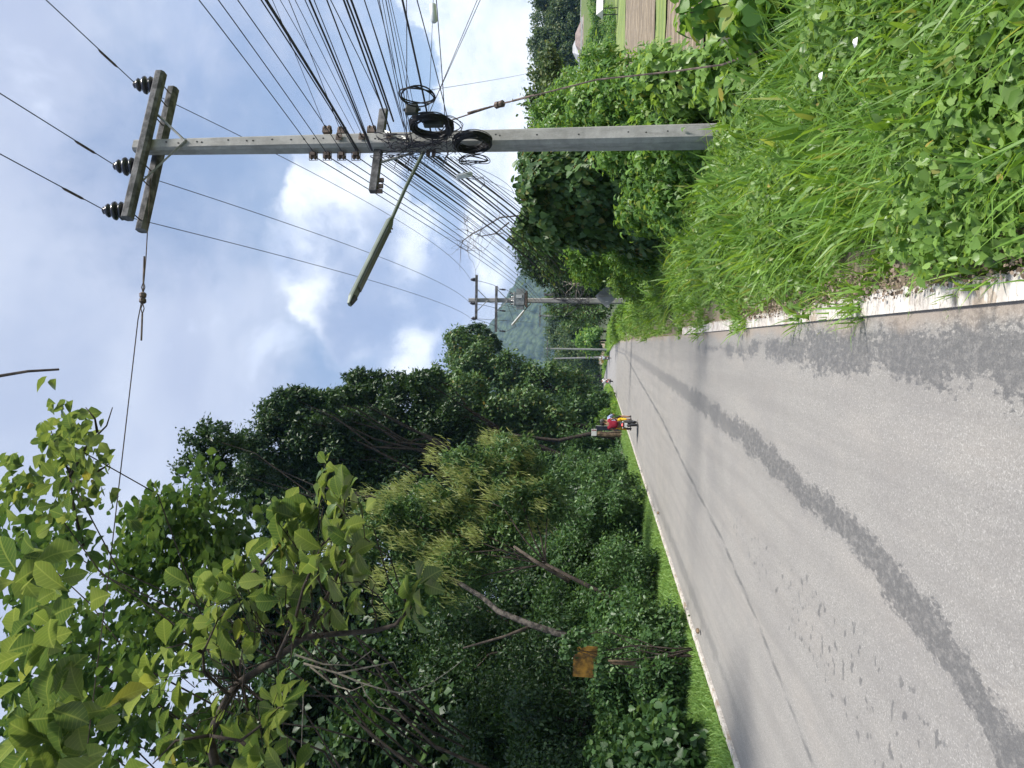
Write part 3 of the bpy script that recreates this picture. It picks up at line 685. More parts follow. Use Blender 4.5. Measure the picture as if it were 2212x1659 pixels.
# plastic clips on drop wires
for (X, Y, y_, l_) in ((936, 28, 9.9, 'clear plastic cable clip on the wire at the right edge of the sky'), (1003, 379, 11.6, 'clear plastic cable clip below the pole tangle with a curl of wire')):
    c = PY(X, Y, y_); mb = MB(); u = norm(np.array([.2, 0, -1.]) if Y > 100 else np.array([.9, 0, .1]))
    mb.tube([c-u*.13, c-u*.11, c+u*.11, c+u*.13], [.02, .045, .045, .02], 8)
    tag(mb.build('cable_clip', M['clear_plastic'], None, org=c, smooth=True), l_, 'cable clip')
c = PY(1010, 385, 11.6)
cable([c, c+np.array([-.02, 0, -.12]), c+np.array([.02, 0, -.25]), c+np.array([-.1, 0, -.27]), c+np.array([-.16, 0, -.2])], .006, 'short curl of black wire below the clear clip', name='wire_tail')
# guy wires with strain insulators
def guy(pts, r, label, ins, lab2):
    cable(pts, r, label, 'guy wires of the nearest pole', 'rust', name='guy_wire', cat='guy wire')
    c = np.array(ins[0]); d = np.array(ins[1])-c; d /= np.linalg.norm(d); t = thing('strain_insulator', c, lab2, 'insulator', 'strain insulators on the guy wires')
    mb = MB(); mb.lathe(c, d, [(0, .03), (.02, .05), (.07, .045), (.075, .03), (.09, .03), (.095, .045), (.14, .05), (.16, .03)], 8); mb.build('body', M['rust'], t)
    for k in (-1, 1):
        e = c+d*(.16 if k > 0 else 0); mb = MB(); mb.tube([e, e+d*k*.08+np.array([0, 0, .025]), e+d*k*.16], .008, 5); mb.tube([e, e+d*k*.08-np.array([0, 0, .025]), e+d*k*.16], .008, 5)
        mb.tube([e+d*k*.16, e+d*k*.55], .014, 6); mb.build('wire_loop', M['rust'], t)
g0 = np.array([PX-.12, PYY-.12, 8.42]); gA = PY(308, 640, 10.0); gB = PY(243, 1170, 9.2)
g_l = [PY(325, 385, 10.85), PY(315, 560, 10.3), gA, PY(298, 690, 9.9), gB, extend(gA, gB, 6)]
guy(g_l, .008, 'guy wire reaching left from the pole top across the road to the trees', (PY(309, 632, 10.0), PY(308, 660, 9.95)), 'brown strain insulator on the wire high over the road')
g_r = [PY(968, 262, 10.9), PY(1077, 226, 10.2), PY(1160, 205, 9.7), PY(1290, 172, 9.2), PY(1450, 155, 8.4), PY(1560, 140, 7.6), PY(1680, 95, 6.6)]
guy(g_r, .010, 'guy wire slanting down right from the pole into the weeds', (PY(1070, 228, 10.24), PY(1085, 224, 10.16)), 'brown strain insulator on the wire slanting down right')

# street light on its long bracket
sl = thing('street_light', PY(905, 338, 10.8), 'long grey tube street light sticking out over the road from the nearest pole', 'street light')
a_ = PY(915, 328, 10.8); b_ = PY(843, 480, 10.0); e_ = PY(752, 664, 9.1)
mb = MB(); mb.tube([a_, a_+(b_-a_)*.5+[0, 0, .015], b_, b_+(e_-b_)*.05], .026, 8); mb.build('bracket', M['lamp_metal'], sl, smooth=True)
d_ = (e_-b_)/np.linalg.norm(e_-b_); L_ = np.linalg.norm(e_-b_); Fm = frame_from(d_)
def prism(mb, a, L, prof, Fm, ends=(1, 1)):
    V = []
    for s_, k in ((0, ends[0]), (L, ends[1])):
        for u_, w_ in prof: V.append(a+Fm@np.array([u_*k, s_, w_*k]))
    n_ = len(prof); mb.add(V, [tuple(range(n_))[::-1], tuple(range(n_, 2*n_))]+[(i, (i+1) % n_, n_+(i+1) % n_, n_+i) for i in range(n_)])
prof = [(-.07, -.02), (-.07, .0), (-.045, .045), (.045, .045), (.07, .0), (.07, -.02)]
mb = MB(); prism(mb, b_, L_*.9, prof, Fm); prism(mb, b_-d_*.10, .10, prof, Fm, (.4, 1)); prism(mb, b_+d_*L_*.9, L_*.07, prof, Fm, (1, .55)); mb.build('housing', M['lamp_metal'], sl)
mb = MB(); prism(mb, b_+d_*.12, L_*.72, [(-.054, -.022), (-.054, -.04), (-.035, -.05), (.035, -.05), (.054, -.04), (.054, -.022)], Fm); mb.build('diffuser', M['lamp_cover'], sl)
mb = MB(); prism(mb, b_+d_*L_*.885, L_*.075, [(-.05, -.022), (-.04, -.05), (.04, -.05), (.05, -.022)], Fm, (1, .6)); mb.build('photocell', M['box_black'], sl)
for k in (.02, .08): mb = MB(); q = b_+d_*k+Fm@np.array([.09, 0, -.01]); mb.lathe(q, Fm[:, 0], [(0, .012), (.02, .012)], 6); mb.build('bolt', M['rust'], sl)
for k in (0, 1): mb = MB(); q = PY(925+k*12, 331, 10.8); mb.box(q, (.10, .04, .05), rotz(PR)); mb.build('clamp', M['rust'], sl)

# ---- other poles
def small_pole(x, y, zb, zt, s0, s1, label, arms=(), lean=0.0, name='utility_pole', mtn='concrete', rz=0.0):
    t = thing(name, (x, y, zb), label, 'utility pole', 'concrete utility poles along the road')
    mb = MB(); shaft(mb, (x, y, zb-.4), (x+lean, y, zt), s0, s1, rz); mb.build('shaft', M[mtn], t)
    for (z_, xl, xr, br) in arms:
        xc = x+lean*(z_-zb)/(zt-zb); mb = MB(); mb.box((xc+(xl+xr)/2, y-s1/2-.07, z_), (xr-xl, .11, .12)); mb.build('crossarm', M['old_concrete'], t)
        if br:
            for s_ in (-1, 1): mb = MB(); mb.tube([(xc+s_*.55, y-s1/2-.07, z_-.05), (xc, y-s1/2-.03, z_-.6)], .02, 4); mb.build('brace', M['galv'], t)
    return t
p2 = small_pole(2.17, 38, -.2, 8.35, .32, .20, 'concrete pole with two cross arms and the grey transformer, second along the road', ((7.93, -.98, 1.28, 1), (6.9, -1.62, .72, 1)), lean=-.02)
for q in hv2: insulator(p2, q-np.array([0, .0, .30]), (0, 0, 1), .8)
for k, Y_ in enumerate((622, 668, 712)):
    q = PY(1083, Y_+4, 37.6); mb = MB(); mb.lathe(q+[0, 0, -.22], (0.1, 0, 1), [(0, .02), (.03, .06), (.06, .03), (.1, .06), (.13, .03), (.17, .06), (.2, .03), (.3, .03)], 8); mb.build('fuse_cutout', M['porcelain'], p2)
    e2 = PY(1120, 640+k*9, 37.3); s_ = hv2[k] if k < 3 else q
    cable([q+[0, 0, -.25], q+[.25*(k-1), -.1, -.75], e2+[0, 0, .55], e2+[0, 0, .32]], .012, '%s jumper wire looping from the fuses to the transformer' % ('right', 'middle', 'left')[k], 'jumper wires above the transformer')
    cable(sagline(s_+[0, .1, -.1], q+[0, .05, .1], .35, 8), .012, '%s jumper wire hanging between the two cross arms of the transformer pole' % ('right', 'middle', 'left')[k], 'jumper wires between the cross arms')
tr = thing('transformer', PY(1137, 646, 37.4), 'grey box transformer with bushings and cooling fins hung on the second pole', 'transformer')
c = PY(1123, 646, 37.35)
mb = MB(); mb.box(c, (.62, .42, .52)); mb.build('tank', M['galv'], tr, bevel=.02)
for s_ in (-1, 1):
    for k in range(5): mb = MB() if k == 0 else mb; mb.box(c+[s_*.42, -.15+k*.075, -.02], (.19, .03, .38))
    mb.build('cooling_fins', M['galv'], tr)
mb = MB(); mb.box(c+[0, 0, -.33], (.8, .55, .08)); mb.build('base_frame', M['rust'], tr)
mb = MB(); mb.box(c+[0, 0, .275], (.68, .46, .04)); mb.build('lid', M['light_grey'], tr)
for k in (-.24, -.08, .08, .24): mb = MB(); mb.lathe(c+[k, -.05, .29], (k*.8, 0, 1), [(0, .03), (.04, .05), (.07, .03), (.11, .05), (.14, .03), (.18, .045), (.2, .015), (.26, .012)], 8); mb.build('bushing', M['porcelain'], tr)
mb = MB(); mb.box(c+[.12, -.23, .02], (.16, .04, .3)); mb.build('radiator_panel', M['light_grey'], tr)
s2 = thing('street_light', PY(1146, 650, 37.7), 'small pale tube street light on the transformer pole', 'street light')
a_ = PY(1149, 652, 37.6); b_ = PY(1106, 703, 36.6); d_ = (b_-a_)
mb = MB(); mb.tube([a_, a_+d_*.45], .03, 6); mb.build('bracket', M['galv'], s2)
mb = MB(); prism(mb, a_+d_*.4, np.linalg.norm(d_)*.6, [(u*1.1, w*1.1) for u, w in prof], frame_from(d_)); mb.build('housing', M['light_grey'], s2)
# cable drops and loops round pole two
tg = MB()
for _ in range(26):
    a_ = PY(rng.uniform(1190, 1275), 648+rng.uniform(-5, 5), 37.7); b_ = PY(rng.uniform(1190, 1290), 648+rng.choice([-1, 1])*rng.uniform(8, 45), rng.uniform(36.5, 39))
    tg.tube(sagline(a_, b_, rng.uniform(.1, .5), 8), .012, 4)
tag(tg.build('cable_tangle', M['wire'], None, org=(2.17, 37.7, 3)), 'loose loops of dark cable hanging round the transformer pole', 'cable tangle')
tg = MB()
for _ in range(16):
    a_ = PY(1245+rng.uniform(-6, 6), 615+rng.uniform(-4, 4), 33); an = rng.uniform(0, 2*math.pi); r_ = rng.uniform(.25, .75)
    tg.tube(wobble(a_, a_+np.array([math.cos(an)*r_, .1, math.sin(an)*r_]), 5, .1), [.02, .02, .018, .014, .006], 5)
tag(tg.build('bare_branch_bundle', M['dead_twig'], None, org=PY(1245, 615, 33)), 'spray of bare pale twigs right of the transformer pole', 'branches')
small_pole(3.9, 60, -.2, 6.1, .26, .20, 'dark plain concrete post close behind the transformer pole', mtn='old_concrete')
small_pole(3.45, 94, -.1, 9.3, .32, .22, 'thin utility pole with a cross arm left of and far behind the transformer pole', ((9.1, -1.4, 1.3, 0),))
small_pole(-.8, 112, -.1, 9.6, .30, .2, 'distant utility pole with a cross arm at the start of the bend', ((9.35, -1.2, 1.3, 0),))
small_pole(-2.2, 128, .0, 9.2, .34, .22, 'distant leaning concrete pole beside the blue clad motorcyclist', (), lean=-.4)
DW = ['wire from the transformer pole top to the right end of the thin far pole', 'wire from the left arm of the transformer pole to the thin far pole', 'low cable running on behind the transformer pole to the thin far pole', 'lowest cable running on behind the transformer pole', 'upper wire between the thin far pole and the pole at the bend', 'lower cable between the thin far pole and the pole at the bend']
for (a_, b_) in (((2.17, 38, 8.0), (3.45, 94, 9.1)), ((1.2, 38, 7.9), (2.4, 94, 9.1)), ((2.0, 38, 4.3), (3.4, 94, 7.0)), ((2.0, 38, 4.0), (3.4, 94, 6.7)), ((3.0, 94, 9.0), (-1, 112, 9.2)), ((3.2, 94, 7.0), (-.8, 112, 7.4))):
    cable(sagline(a_, b_, .8), .012, DW.pop(0), 'distant wires beyond the transformer pole')
# ------------------------------------------------------------------ right hand bank: grass and ground cover
def weed_h(x, y):
    return .09+.22*hump(x, .45, 1.4)+.10*np.sin(x*3.1+y*1.7)+.08*np.sin(y*2.3-x*1.1)
def scatter_y(n, y0, y1, p=1.0):
    u = rng.random(n); return (y0**(1-p)+(y1**(1-p)-y0**(1-p))*u)**(1/(1-p)) if p != 1 else y0*np.exp(u*math.log(y1/y0))
def edge_r(y): return .33+.12*np.sin(y*1.9)+.08*np.sin(y*4.7)+.5*hump(-y, -3.2, -1.2)*0
n = 150000; y = scatter_y(n, .7, 46, 1.35); x = edge_r(y)+rng.random(n)**.85*(np.minimum(4.4, 1.6+y*.35))
z = gz(x, y)+weed_h(x, y)*rng.uniform(.55, 1.05, n)
P = np.stack([x, y, z], 1); N = norm(np.array([-.15, -.2, 1.])+rdir(n)*.55); T = norm(rdir(n)+[0, -.3, -.25])
tag(leaves('ground_cover', P, T, N, (.020+.045*rng.random(n)**1.7)*(1+.014*y), 'heart', M['weed_leaf']), 'mat of small heart shaped creeper leaves covering the right bank', 'ground cover', kind='stuff')
n = 2600; y = scatter_y(n, .9, 14, 1.3); x = edge_r(y)+.1+rng.random(n)*2.6
P = np.stack([x, y, gz(x, y)+weed_h(x, y)*rng.uniform(.5, 1.12, n)], 1)
tag(leaves('broad_leaf_weeds', P, norm(rdir(n)+[-.2, -.5, -.3]), norm(np.array([-.2, -.35, 1.])+rdir(n)*.45), rng.uniform(.05, .11, n), 'lobed', M['weed_leaf'], width=.75), 'larger lobed weed leaves among the right hand grass', 'weeds', kind='stuff')
# tufts
nt = 7500; yt = scatter_y(nt, .8, 60, 1.2); xt = edge_r(yt)-.06+rng.random(nt)**.9*(np.minimum(4.5, 1.7+yt*.35))
hb = (.16+.34*rng.random(nt)**2.0)*(.7+.3*hump(yt, 1, 7))*(.5+.5*hump(xt, .4, 1.2)); per = 14
idx = np.repeat(np.arange(nt), per); k = len(idx)
P = np.stack([xt[idx]+rng.normal(size=k)*.05, yt[idx]+rng.normal(size=k)*.05, gz(xt[idx], yt[idx])-.02], 1)
lean = np.stack([np.cos(idx*2.4), np.sin(idx*2.4), 0*idx], 1)*.25
T = norm(np.array([0, 0, 1.])+lean+rng.normal(size=(k, 3))*[.28, .28, .05]+[-.12, -.05, 0]); 
side = norm(np.stack([rng.normal(size=k), rng.normal(size=k), 0*idx], 1)+lean*2)
tag(leaves('grass', P, T, side, hb[idx]*rng.uniform(.6, 1.5, k), 'blade', M['grass'], width=rng.uniform(.7, 1.5, k)*.8*(1+.04*P[:, 1]), curl=1.2), 'long green grass blades standing through the right bank', 'grass', kind='stuff')
# long bright blades close to the viewer
nt = 240; yt = rng.uniform(1.2, 7, nt); xt = .7+rng.random(nt)*2.1; idx = np.repeat(np.arange(nt), 11); k = len(idx)
P = np.stack([xt[idx]+rng.normal(size=k)*.04, yt[idx]+rng.normal(size=k)*.04, gz(xt[idx], yt[idx])+.05], 1)
T = norm(np.array([-.15, .1, 1.])+rng.normal(size=(k, 3))*[.34, .34, .05]); side = norm(np.stack([rng.normal(size=k)-.4, rng.normal(size=k)+.1, 0*idx], 1))
tag(leaves('tall_grass', P, T, side, rng.uniform(.2, .48, k), 'blade', M['grass'], width=rng.uniform(.35, .7, k), curl=1.7), 'tall arching grass tufts nearest the viewer', 'grass', kind='stuff')
# left verge
n = 70000; y = scatter_y(n, 6.5, 80, 1.35); xw_ = rng.random(n); x = road_x(y)-2.53-xw_*1.25
P = np.stack([x, y, gz(x, y)], 1); T = norm(np.array([.12, -.05, 1.])+rng.normal(size=(n, 3))*[.4, .4, .05]); side = norm(np.stack([rng.normal(size=n), rng.normal(size=n), 0*x], 1))
tag(leaves('verge_grass', P, T, side, rng.uniform(.06, .15, n)*(1+.4*xw_)*(1+.004*y), 'blade', M['verge_grass'], width=2.0), 'short mown looking grass strip between the road and the left undergrowth', 'grass', kind='stuff')
n = 30000; y = scatter_y(n, 60, 190, 1.5); s_ = rng.choice([-1, 1], n); x = road_x(y)+s_*(2.55+rng.random(n)**1.6*3.5)
P = np.stack([x, y, gz(x, y)], 1); T = norm(np.array([0, 0, 1.])+rng.normal(size=(n, 3))*[.4, .4, .05]); side = norm(np.stack([rng.normal(size=n), rng.normal(size=n), 0*x], 1))
tag(leaves('far_grass', P, T, side, rng.uniform(.25, .7, n), 'blade', M['grass'], width=3.0), 'bright green grass along both sides of the distant bend', 'grass', kind='stuff')
# undergrowth sheet on the left slope
n = 120000; y = scatter_y(n, 5.5, 85, 1.45); q = rng.random(n)**.9*8; x = road_x(y)-3.55-q
zt = gz(x, y)+.12+1.15*hump(q, 0, 3.0)+.25*np.sin(x*2.3+y*1.1)+.22*np.sin(y*1.9+x)
P = np.stack([x, y, zt*1.0-rng.random(n)**2*.5], 1)
tag(leaves('undergrowth', P, norm(rdir(n)+[.4, -.3, -.4]), norm(np.array([.35, -.3, 1.])+rdir(n)*.6), rng.uniform(.05, .12, n)*(1+.01*y), 'oval', M['shade_leaf'], width=1.3), 'dense low undergrowth and creepers on the left slope', 'undergrowth', kind='stuff')

SKY_L = [(548, 877), (578, 841), (600, 838), (620, 826), (652, 829), (676, 835), (706, 826), (733, 832), (739, 793), (763, 784), (783, 808), (816, 793), (846, 808), (870, 800), (888, 784), (905, 823), (917, 814), (944, 799), (965, 772), (974, 743), (995, 719), (1013, 705)]
def shoots(x0, x1, y_):
    # slender upright leafy shoots along the top of a crown
    return [BI(X+30+rng.uniform(0, 10), Y+24+rng.uniform(-4, 10), y_+rng.uniform(-1, 1), rng.uniform(30, 42), rng.uniform(13, 20), .6) for X, Y in SKY_L if x0 <= X < x1]
# ------------------------------------------------------------------ left bushes and trees
def bush(name, blobs, n, size, leaf, label, tpl='oval', group=None, **kw):
    if group and 'left verge' in group: blobs = [(b[0]+np.array([-.4, 0, 0]), b[1]) for b in blobs]
    sk = []
    for c_, r_ in blobs:            # leaves right down to the ground
        g_ = float(gz(c_[0], c_[1]))
        if c_[2]-r_[2] > g_+.15 and name != 'climbing_vine': hh = (c_[2]-g_)/2; sk.append((np.array([c_[0]-.1, c_[1], g_+hh*.95]), np.array([r_[0]*.85, r_[1]*.8, hh])))
    n = int(n*(1+.5*len(sk)/len(blobs)))
    c = np.mean([b[0] for b in blobs], axis=0); base = np.array([c[0], c[1], float(gz(c[0], c[1]))])
    t = thing(name, base, label, 'bush', group); blobs0 = blobs; blobs = blobs+sk
    mb = MB()
    for b in blobs0:
        fb = np.array([b[0][0]*.7+base[0]*.3, b[0][1]*.7+base[1]*.3, 0]); fb[2] = float(gz(fb[0], fb[1]))
        for _ in range(3): trunk(mb, wobble(fb, b[0]+rng.normal(size=3)*b[1]*.25, 5, .12), .014, .004, 5)
    mb.build('stems', M['dark_bark'], t); foliage('foliage', t, leaf, blobs, n, size, tpl, **kw); return t
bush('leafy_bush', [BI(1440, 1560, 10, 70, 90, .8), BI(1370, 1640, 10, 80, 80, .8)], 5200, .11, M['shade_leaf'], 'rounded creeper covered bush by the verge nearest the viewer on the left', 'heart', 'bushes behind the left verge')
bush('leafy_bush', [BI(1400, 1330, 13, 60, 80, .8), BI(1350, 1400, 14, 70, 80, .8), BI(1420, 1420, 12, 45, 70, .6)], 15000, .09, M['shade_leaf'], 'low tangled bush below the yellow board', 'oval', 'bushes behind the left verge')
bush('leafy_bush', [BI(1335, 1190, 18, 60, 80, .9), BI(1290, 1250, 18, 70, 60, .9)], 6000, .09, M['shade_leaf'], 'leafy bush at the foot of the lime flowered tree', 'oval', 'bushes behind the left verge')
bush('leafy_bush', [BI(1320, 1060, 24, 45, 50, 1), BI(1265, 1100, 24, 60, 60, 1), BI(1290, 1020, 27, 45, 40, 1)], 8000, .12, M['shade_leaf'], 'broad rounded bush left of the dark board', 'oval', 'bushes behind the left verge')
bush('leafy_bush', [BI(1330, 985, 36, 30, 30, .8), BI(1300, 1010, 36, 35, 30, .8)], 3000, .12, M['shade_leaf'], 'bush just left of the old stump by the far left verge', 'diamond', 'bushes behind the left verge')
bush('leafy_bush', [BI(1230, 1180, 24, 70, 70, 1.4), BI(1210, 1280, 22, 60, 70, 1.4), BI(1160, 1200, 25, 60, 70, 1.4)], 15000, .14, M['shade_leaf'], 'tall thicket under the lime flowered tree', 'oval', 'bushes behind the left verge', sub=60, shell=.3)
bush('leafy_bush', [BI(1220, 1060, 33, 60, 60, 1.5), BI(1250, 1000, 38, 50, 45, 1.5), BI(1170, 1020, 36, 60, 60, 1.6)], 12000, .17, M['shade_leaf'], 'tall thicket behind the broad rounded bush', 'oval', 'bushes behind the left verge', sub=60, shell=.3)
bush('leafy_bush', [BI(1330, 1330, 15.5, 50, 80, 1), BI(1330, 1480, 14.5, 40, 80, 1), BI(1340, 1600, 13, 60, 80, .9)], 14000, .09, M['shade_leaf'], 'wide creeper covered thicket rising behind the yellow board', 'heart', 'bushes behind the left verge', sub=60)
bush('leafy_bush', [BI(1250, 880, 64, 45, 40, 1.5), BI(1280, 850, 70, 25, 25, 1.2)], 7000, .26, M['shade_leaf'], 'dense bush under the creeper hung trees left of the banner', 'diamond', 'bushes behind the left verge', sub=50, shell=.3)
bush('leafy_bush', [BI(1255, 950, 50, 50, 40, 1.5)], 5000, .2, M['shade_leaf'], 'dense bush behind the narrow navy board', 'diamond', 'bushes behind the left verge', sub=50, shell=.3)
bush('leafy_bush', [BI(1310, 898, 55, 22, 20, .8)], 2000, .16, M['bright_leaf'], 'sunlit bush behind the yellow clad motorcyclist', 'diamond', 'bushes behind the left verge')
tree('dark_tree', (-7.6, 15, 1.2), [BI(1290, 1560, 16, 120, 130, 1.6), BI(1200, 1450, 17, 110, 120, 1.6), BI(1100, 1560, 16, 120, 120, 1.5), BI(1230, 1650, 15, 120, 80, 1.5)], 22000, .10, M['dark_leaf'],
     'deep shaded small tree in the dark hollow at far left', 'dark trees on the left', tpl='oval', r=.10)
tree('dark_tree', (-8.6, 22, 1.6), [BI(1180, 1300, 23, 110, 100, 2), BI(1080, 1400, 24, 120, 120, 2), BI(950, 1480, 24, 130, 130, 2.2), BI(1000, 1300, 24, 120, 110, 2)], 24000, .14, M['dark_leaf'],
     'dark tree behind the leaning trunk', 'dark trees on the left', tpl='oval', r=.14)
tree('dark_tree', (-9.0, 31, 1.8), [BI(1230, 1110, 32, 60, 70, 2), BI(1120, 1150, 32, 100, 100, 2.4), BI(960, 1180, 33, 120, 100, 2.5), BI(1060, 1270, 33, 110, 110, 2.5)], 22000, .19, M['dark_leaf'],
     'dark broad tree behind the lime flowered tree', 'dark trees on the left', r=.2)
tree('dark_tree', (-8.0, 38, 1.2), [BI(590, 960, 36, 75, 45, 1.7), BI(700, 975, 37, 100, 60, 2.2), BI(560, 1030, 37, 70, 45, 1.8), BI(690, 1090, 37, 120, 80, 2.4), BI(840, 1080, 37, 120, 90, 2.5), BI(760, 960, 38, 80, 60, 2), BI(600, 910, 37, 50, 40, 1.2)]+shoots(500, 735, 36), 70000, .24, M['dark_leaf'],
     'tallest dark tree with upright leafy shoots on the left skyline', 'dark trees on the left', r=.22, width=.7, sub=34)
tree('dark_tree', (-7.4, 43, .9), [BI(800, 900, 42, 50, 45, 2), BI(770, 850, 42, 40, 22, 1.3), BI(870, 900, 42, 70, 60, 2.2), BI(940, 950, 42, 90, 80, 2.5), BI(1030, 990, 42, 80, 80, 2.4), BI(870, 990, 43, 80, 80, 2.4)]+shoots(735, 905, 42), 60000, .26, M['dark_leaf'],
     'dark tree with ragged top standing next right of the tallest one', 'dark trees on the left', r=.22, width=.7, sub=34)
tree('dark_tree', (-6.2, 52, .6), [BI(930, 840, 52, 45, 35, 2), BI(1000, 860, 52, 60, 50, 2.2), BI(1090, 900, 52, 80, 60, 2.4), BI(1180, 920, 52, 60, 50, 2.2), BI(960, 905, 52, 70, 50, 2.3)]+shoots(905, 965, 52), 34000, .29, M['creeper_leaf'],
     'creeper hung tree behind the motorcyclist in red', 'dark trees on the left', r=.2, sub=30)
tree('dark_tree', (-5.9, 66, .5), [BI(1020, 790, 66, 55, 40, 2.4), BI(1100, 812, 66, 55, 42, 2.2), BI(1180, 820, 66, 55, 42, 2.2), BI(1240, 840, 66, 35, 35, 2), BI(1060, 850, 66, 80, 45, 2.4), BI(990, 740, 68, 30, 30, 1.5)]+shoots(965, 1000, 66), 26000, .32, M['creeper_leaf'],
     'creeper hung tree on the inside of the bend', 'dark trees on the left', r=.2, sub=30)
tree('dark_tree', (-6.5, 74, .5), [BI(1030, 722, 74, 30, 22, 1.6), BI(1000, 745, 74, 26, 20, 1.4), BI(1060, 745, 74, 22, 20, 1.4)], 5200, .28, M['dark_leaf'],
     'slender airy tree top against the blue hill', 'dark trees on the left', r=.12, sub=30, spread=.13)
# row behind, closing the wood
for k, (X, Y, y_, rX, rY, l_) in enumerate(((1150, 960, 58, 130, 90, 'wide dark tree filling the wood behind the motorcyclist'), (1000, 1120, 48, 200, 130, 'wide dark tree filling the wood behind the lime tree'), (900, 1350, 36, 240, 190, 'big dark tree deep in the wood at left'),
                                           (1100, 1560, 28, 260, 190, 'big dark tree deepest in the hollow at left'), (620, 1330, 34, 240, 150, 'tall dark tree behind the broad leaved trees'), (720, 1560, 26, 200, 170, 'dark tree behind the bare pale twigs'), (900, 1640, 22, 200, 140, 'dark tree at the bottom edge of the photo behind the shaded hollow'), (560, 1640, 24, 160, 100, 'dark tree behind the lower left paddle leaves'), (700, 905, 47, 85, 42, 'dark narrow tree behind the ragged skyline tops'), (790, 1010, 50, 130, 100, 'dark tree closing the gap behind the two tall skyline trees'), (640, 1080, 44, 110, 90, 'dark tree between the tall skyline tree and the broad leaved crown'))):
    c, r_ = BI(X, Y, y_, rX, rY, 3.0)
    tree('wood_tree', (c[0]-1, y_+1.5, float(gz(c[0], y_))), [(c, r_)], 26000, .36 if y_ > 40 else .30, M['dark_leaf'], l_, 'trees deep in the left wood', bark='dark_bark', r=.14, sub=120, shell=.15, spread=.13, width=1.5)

# lime flowered tree
lb = [BI(1010, 1010, 20, 55, 40, .9), BI(1085, 975, 20.5, 60, 35, .9), BI(925, 1085, 19.5, 60, 45, .9), BI(830, 1110, 19, 45, 40, .8), BI(800, 1175, 18.5, 40, 40, .8), BI(900, 1180, 19, 60, 60, 1.0), BI(1000, 1120, 20, 70, 70, 1.2), BI(1100, 1070, 20, 70, 60, 1.1),
      BI(1080, 1180, 19, 60, 60, 1), BI(980, 1250, 18, 60, 60, 1), BI(1140, 1000, 21, 40, 40, .8), BI(1180, 1090, 20, 50, 60, .9), BI(880, 1280, 17.5, 40, 50, .8)]
lt = tree('lime_flowered_tree', (-6.1, 17.0, .9), lb, 30000, .13, M['lime_leaf'], 'pale lime tree with upright yellowish flower spikes over the left verge', tpl='oval', bark='dark_bark', r=.06, width=.8, sub=30, droop=.2)
for b_ in ():
    pass
P, O = crown_points([(c+np.array([.15, -.35, .35]), r_) for c, r_ in lb], 1500, 12, .10, .85)
idx = np.repeat(np.arange(len(P)), 6); k = len(idx); keep = P[idx][:, 2] > 2.5; idx = idx[keep]; k = len(idx)
Pq = P[idx]+rng.normal(size=(k, 3))*.10
leaves('flower_spikes', Pq, norm(np.array([.4, -.1, 1.])+rdir(k)*.5), rdir(k), rng.uniform(.10, .24, k), 'frond', M['lime_spike'], lt, width=.5)
mb = MB(); tp_ = [PY(1290, 1400, 16), PY(1262, 1388, 16), PY(1205, 1368, 16), PY(1143, 1348, 16.3), PY(1076, 1320, 16.6), PY(1042, 1290, 17), PY(960, 1240, 17.5)]
t = thing('leaning_trunk', (tp_[0][0], tp_[0][1], float(gz(tp_[0][0], tp_[0][1]))), 'grey leaning tree trunk slanting up out of the undergrowth beside the yellow board', 'tree trunk')
trunk(mb, [np.array([tp_[0][0]-.3, tp_[0][1], .4])]+tp_, .10, .05, 9); mb.build('trunk', M['trunk_grey'], t, smooth=True)
mb = MB(); trunk(mb, [PY(1150, 1352, 16.3), PY(1090, 1375, 16.2), PY(1000, 1400, 16)], .045, .02); mb.build('branch', M['bark'], t, smooth=True)
mb = MB(); trunk(mb, [PY(1230, 1255, 17), PY(1160, 1215, 17), PY(1110, 1180, 17.2)], .06, .03); mb.build('branch', M['bark'], t, smooth=True)

# ------------------------------------------------------------------ broad leaved (teak like) trees at left
def rosettes(C, nper, size, jit=.06, yawbias=None):
    """whorls of big leaves round shoot tips"""
    C = np.array(C); n_ = len(C); idx = np.repeat(np.arange(n_), nper); k = len(idx)
    an = rng.uniform(0, 2*math.pi, k); el = rng.uniform(-.55, .9, k)
    T = np.stack([np.cos(an)*np.cos(el), np.sin(an)*np.cos(el), np.sin(el)], 1)
    N = norm(np.array([0, 0, 1.])+T*np.sin(el)[:, None]*-.8+rdir(k)*.35)
    return C[idx]+T*.03+rng.normal(size=(k, 3))*jit*.3-np.array([0, 0, 1])*rng.random((k, 1))*jit, T, N, size*rng.uniform(.55, 1.15, k)
near_t = thing('broad_leaved_tree', (-6.6, 7.2, .3), 'nearest tree with big yellow green paddle leaves reaching in from the left edge', 'tree', 'trees with very large leaves')
br = MB()
main = [PY(473, 1690, 7.6), PY(452, 1589, 7.6), PY(495, 1503, 7.4), PY(519, 1473, 7.4), PY(600, 1420, 7.2), PY(655, 1378, 7.0), PY(701, 1371, 7.0), PY(808, 1363, 6.9), PY(854, 1350, 6.8), PY(888, 1311, 6.8)]
trunk(br, [np.array([-6.6, 7.2, -.1]), np.array([-6.5, 7.4, 1.6]), np.array([-6.2, 7.5, 3.4])]+[PY(520, 1740, 7.7)]+main, .075, .014, 8)
subs = [[(495, 1503), (440, 1450), (439, 1410), (470, 1340), (520, 1290)], [(519, 1473), (500, 1420), (540, 1330), (545, 1240)], [(600, 1420), (640, 1330), (655, 1270), (690, 1190), (720, 1150)],
        [(452, 1589), (520, 1600), (560, 1570), (600, 1530), (640, 1515)], [(655, 1378), (700, 1300), (745, 1210), (760, 1180)], [(452, 1589), (380, 1600), (330, 1650)], [(439, 1410), (400, 1390), (360, 1400)],
        [(520, 1600), (560, 1640), (580, 1680)], [(545, 1240), (600, 1180), (640, 1120)], [(690, 1190), (740, 1110), (745, 1075)]]
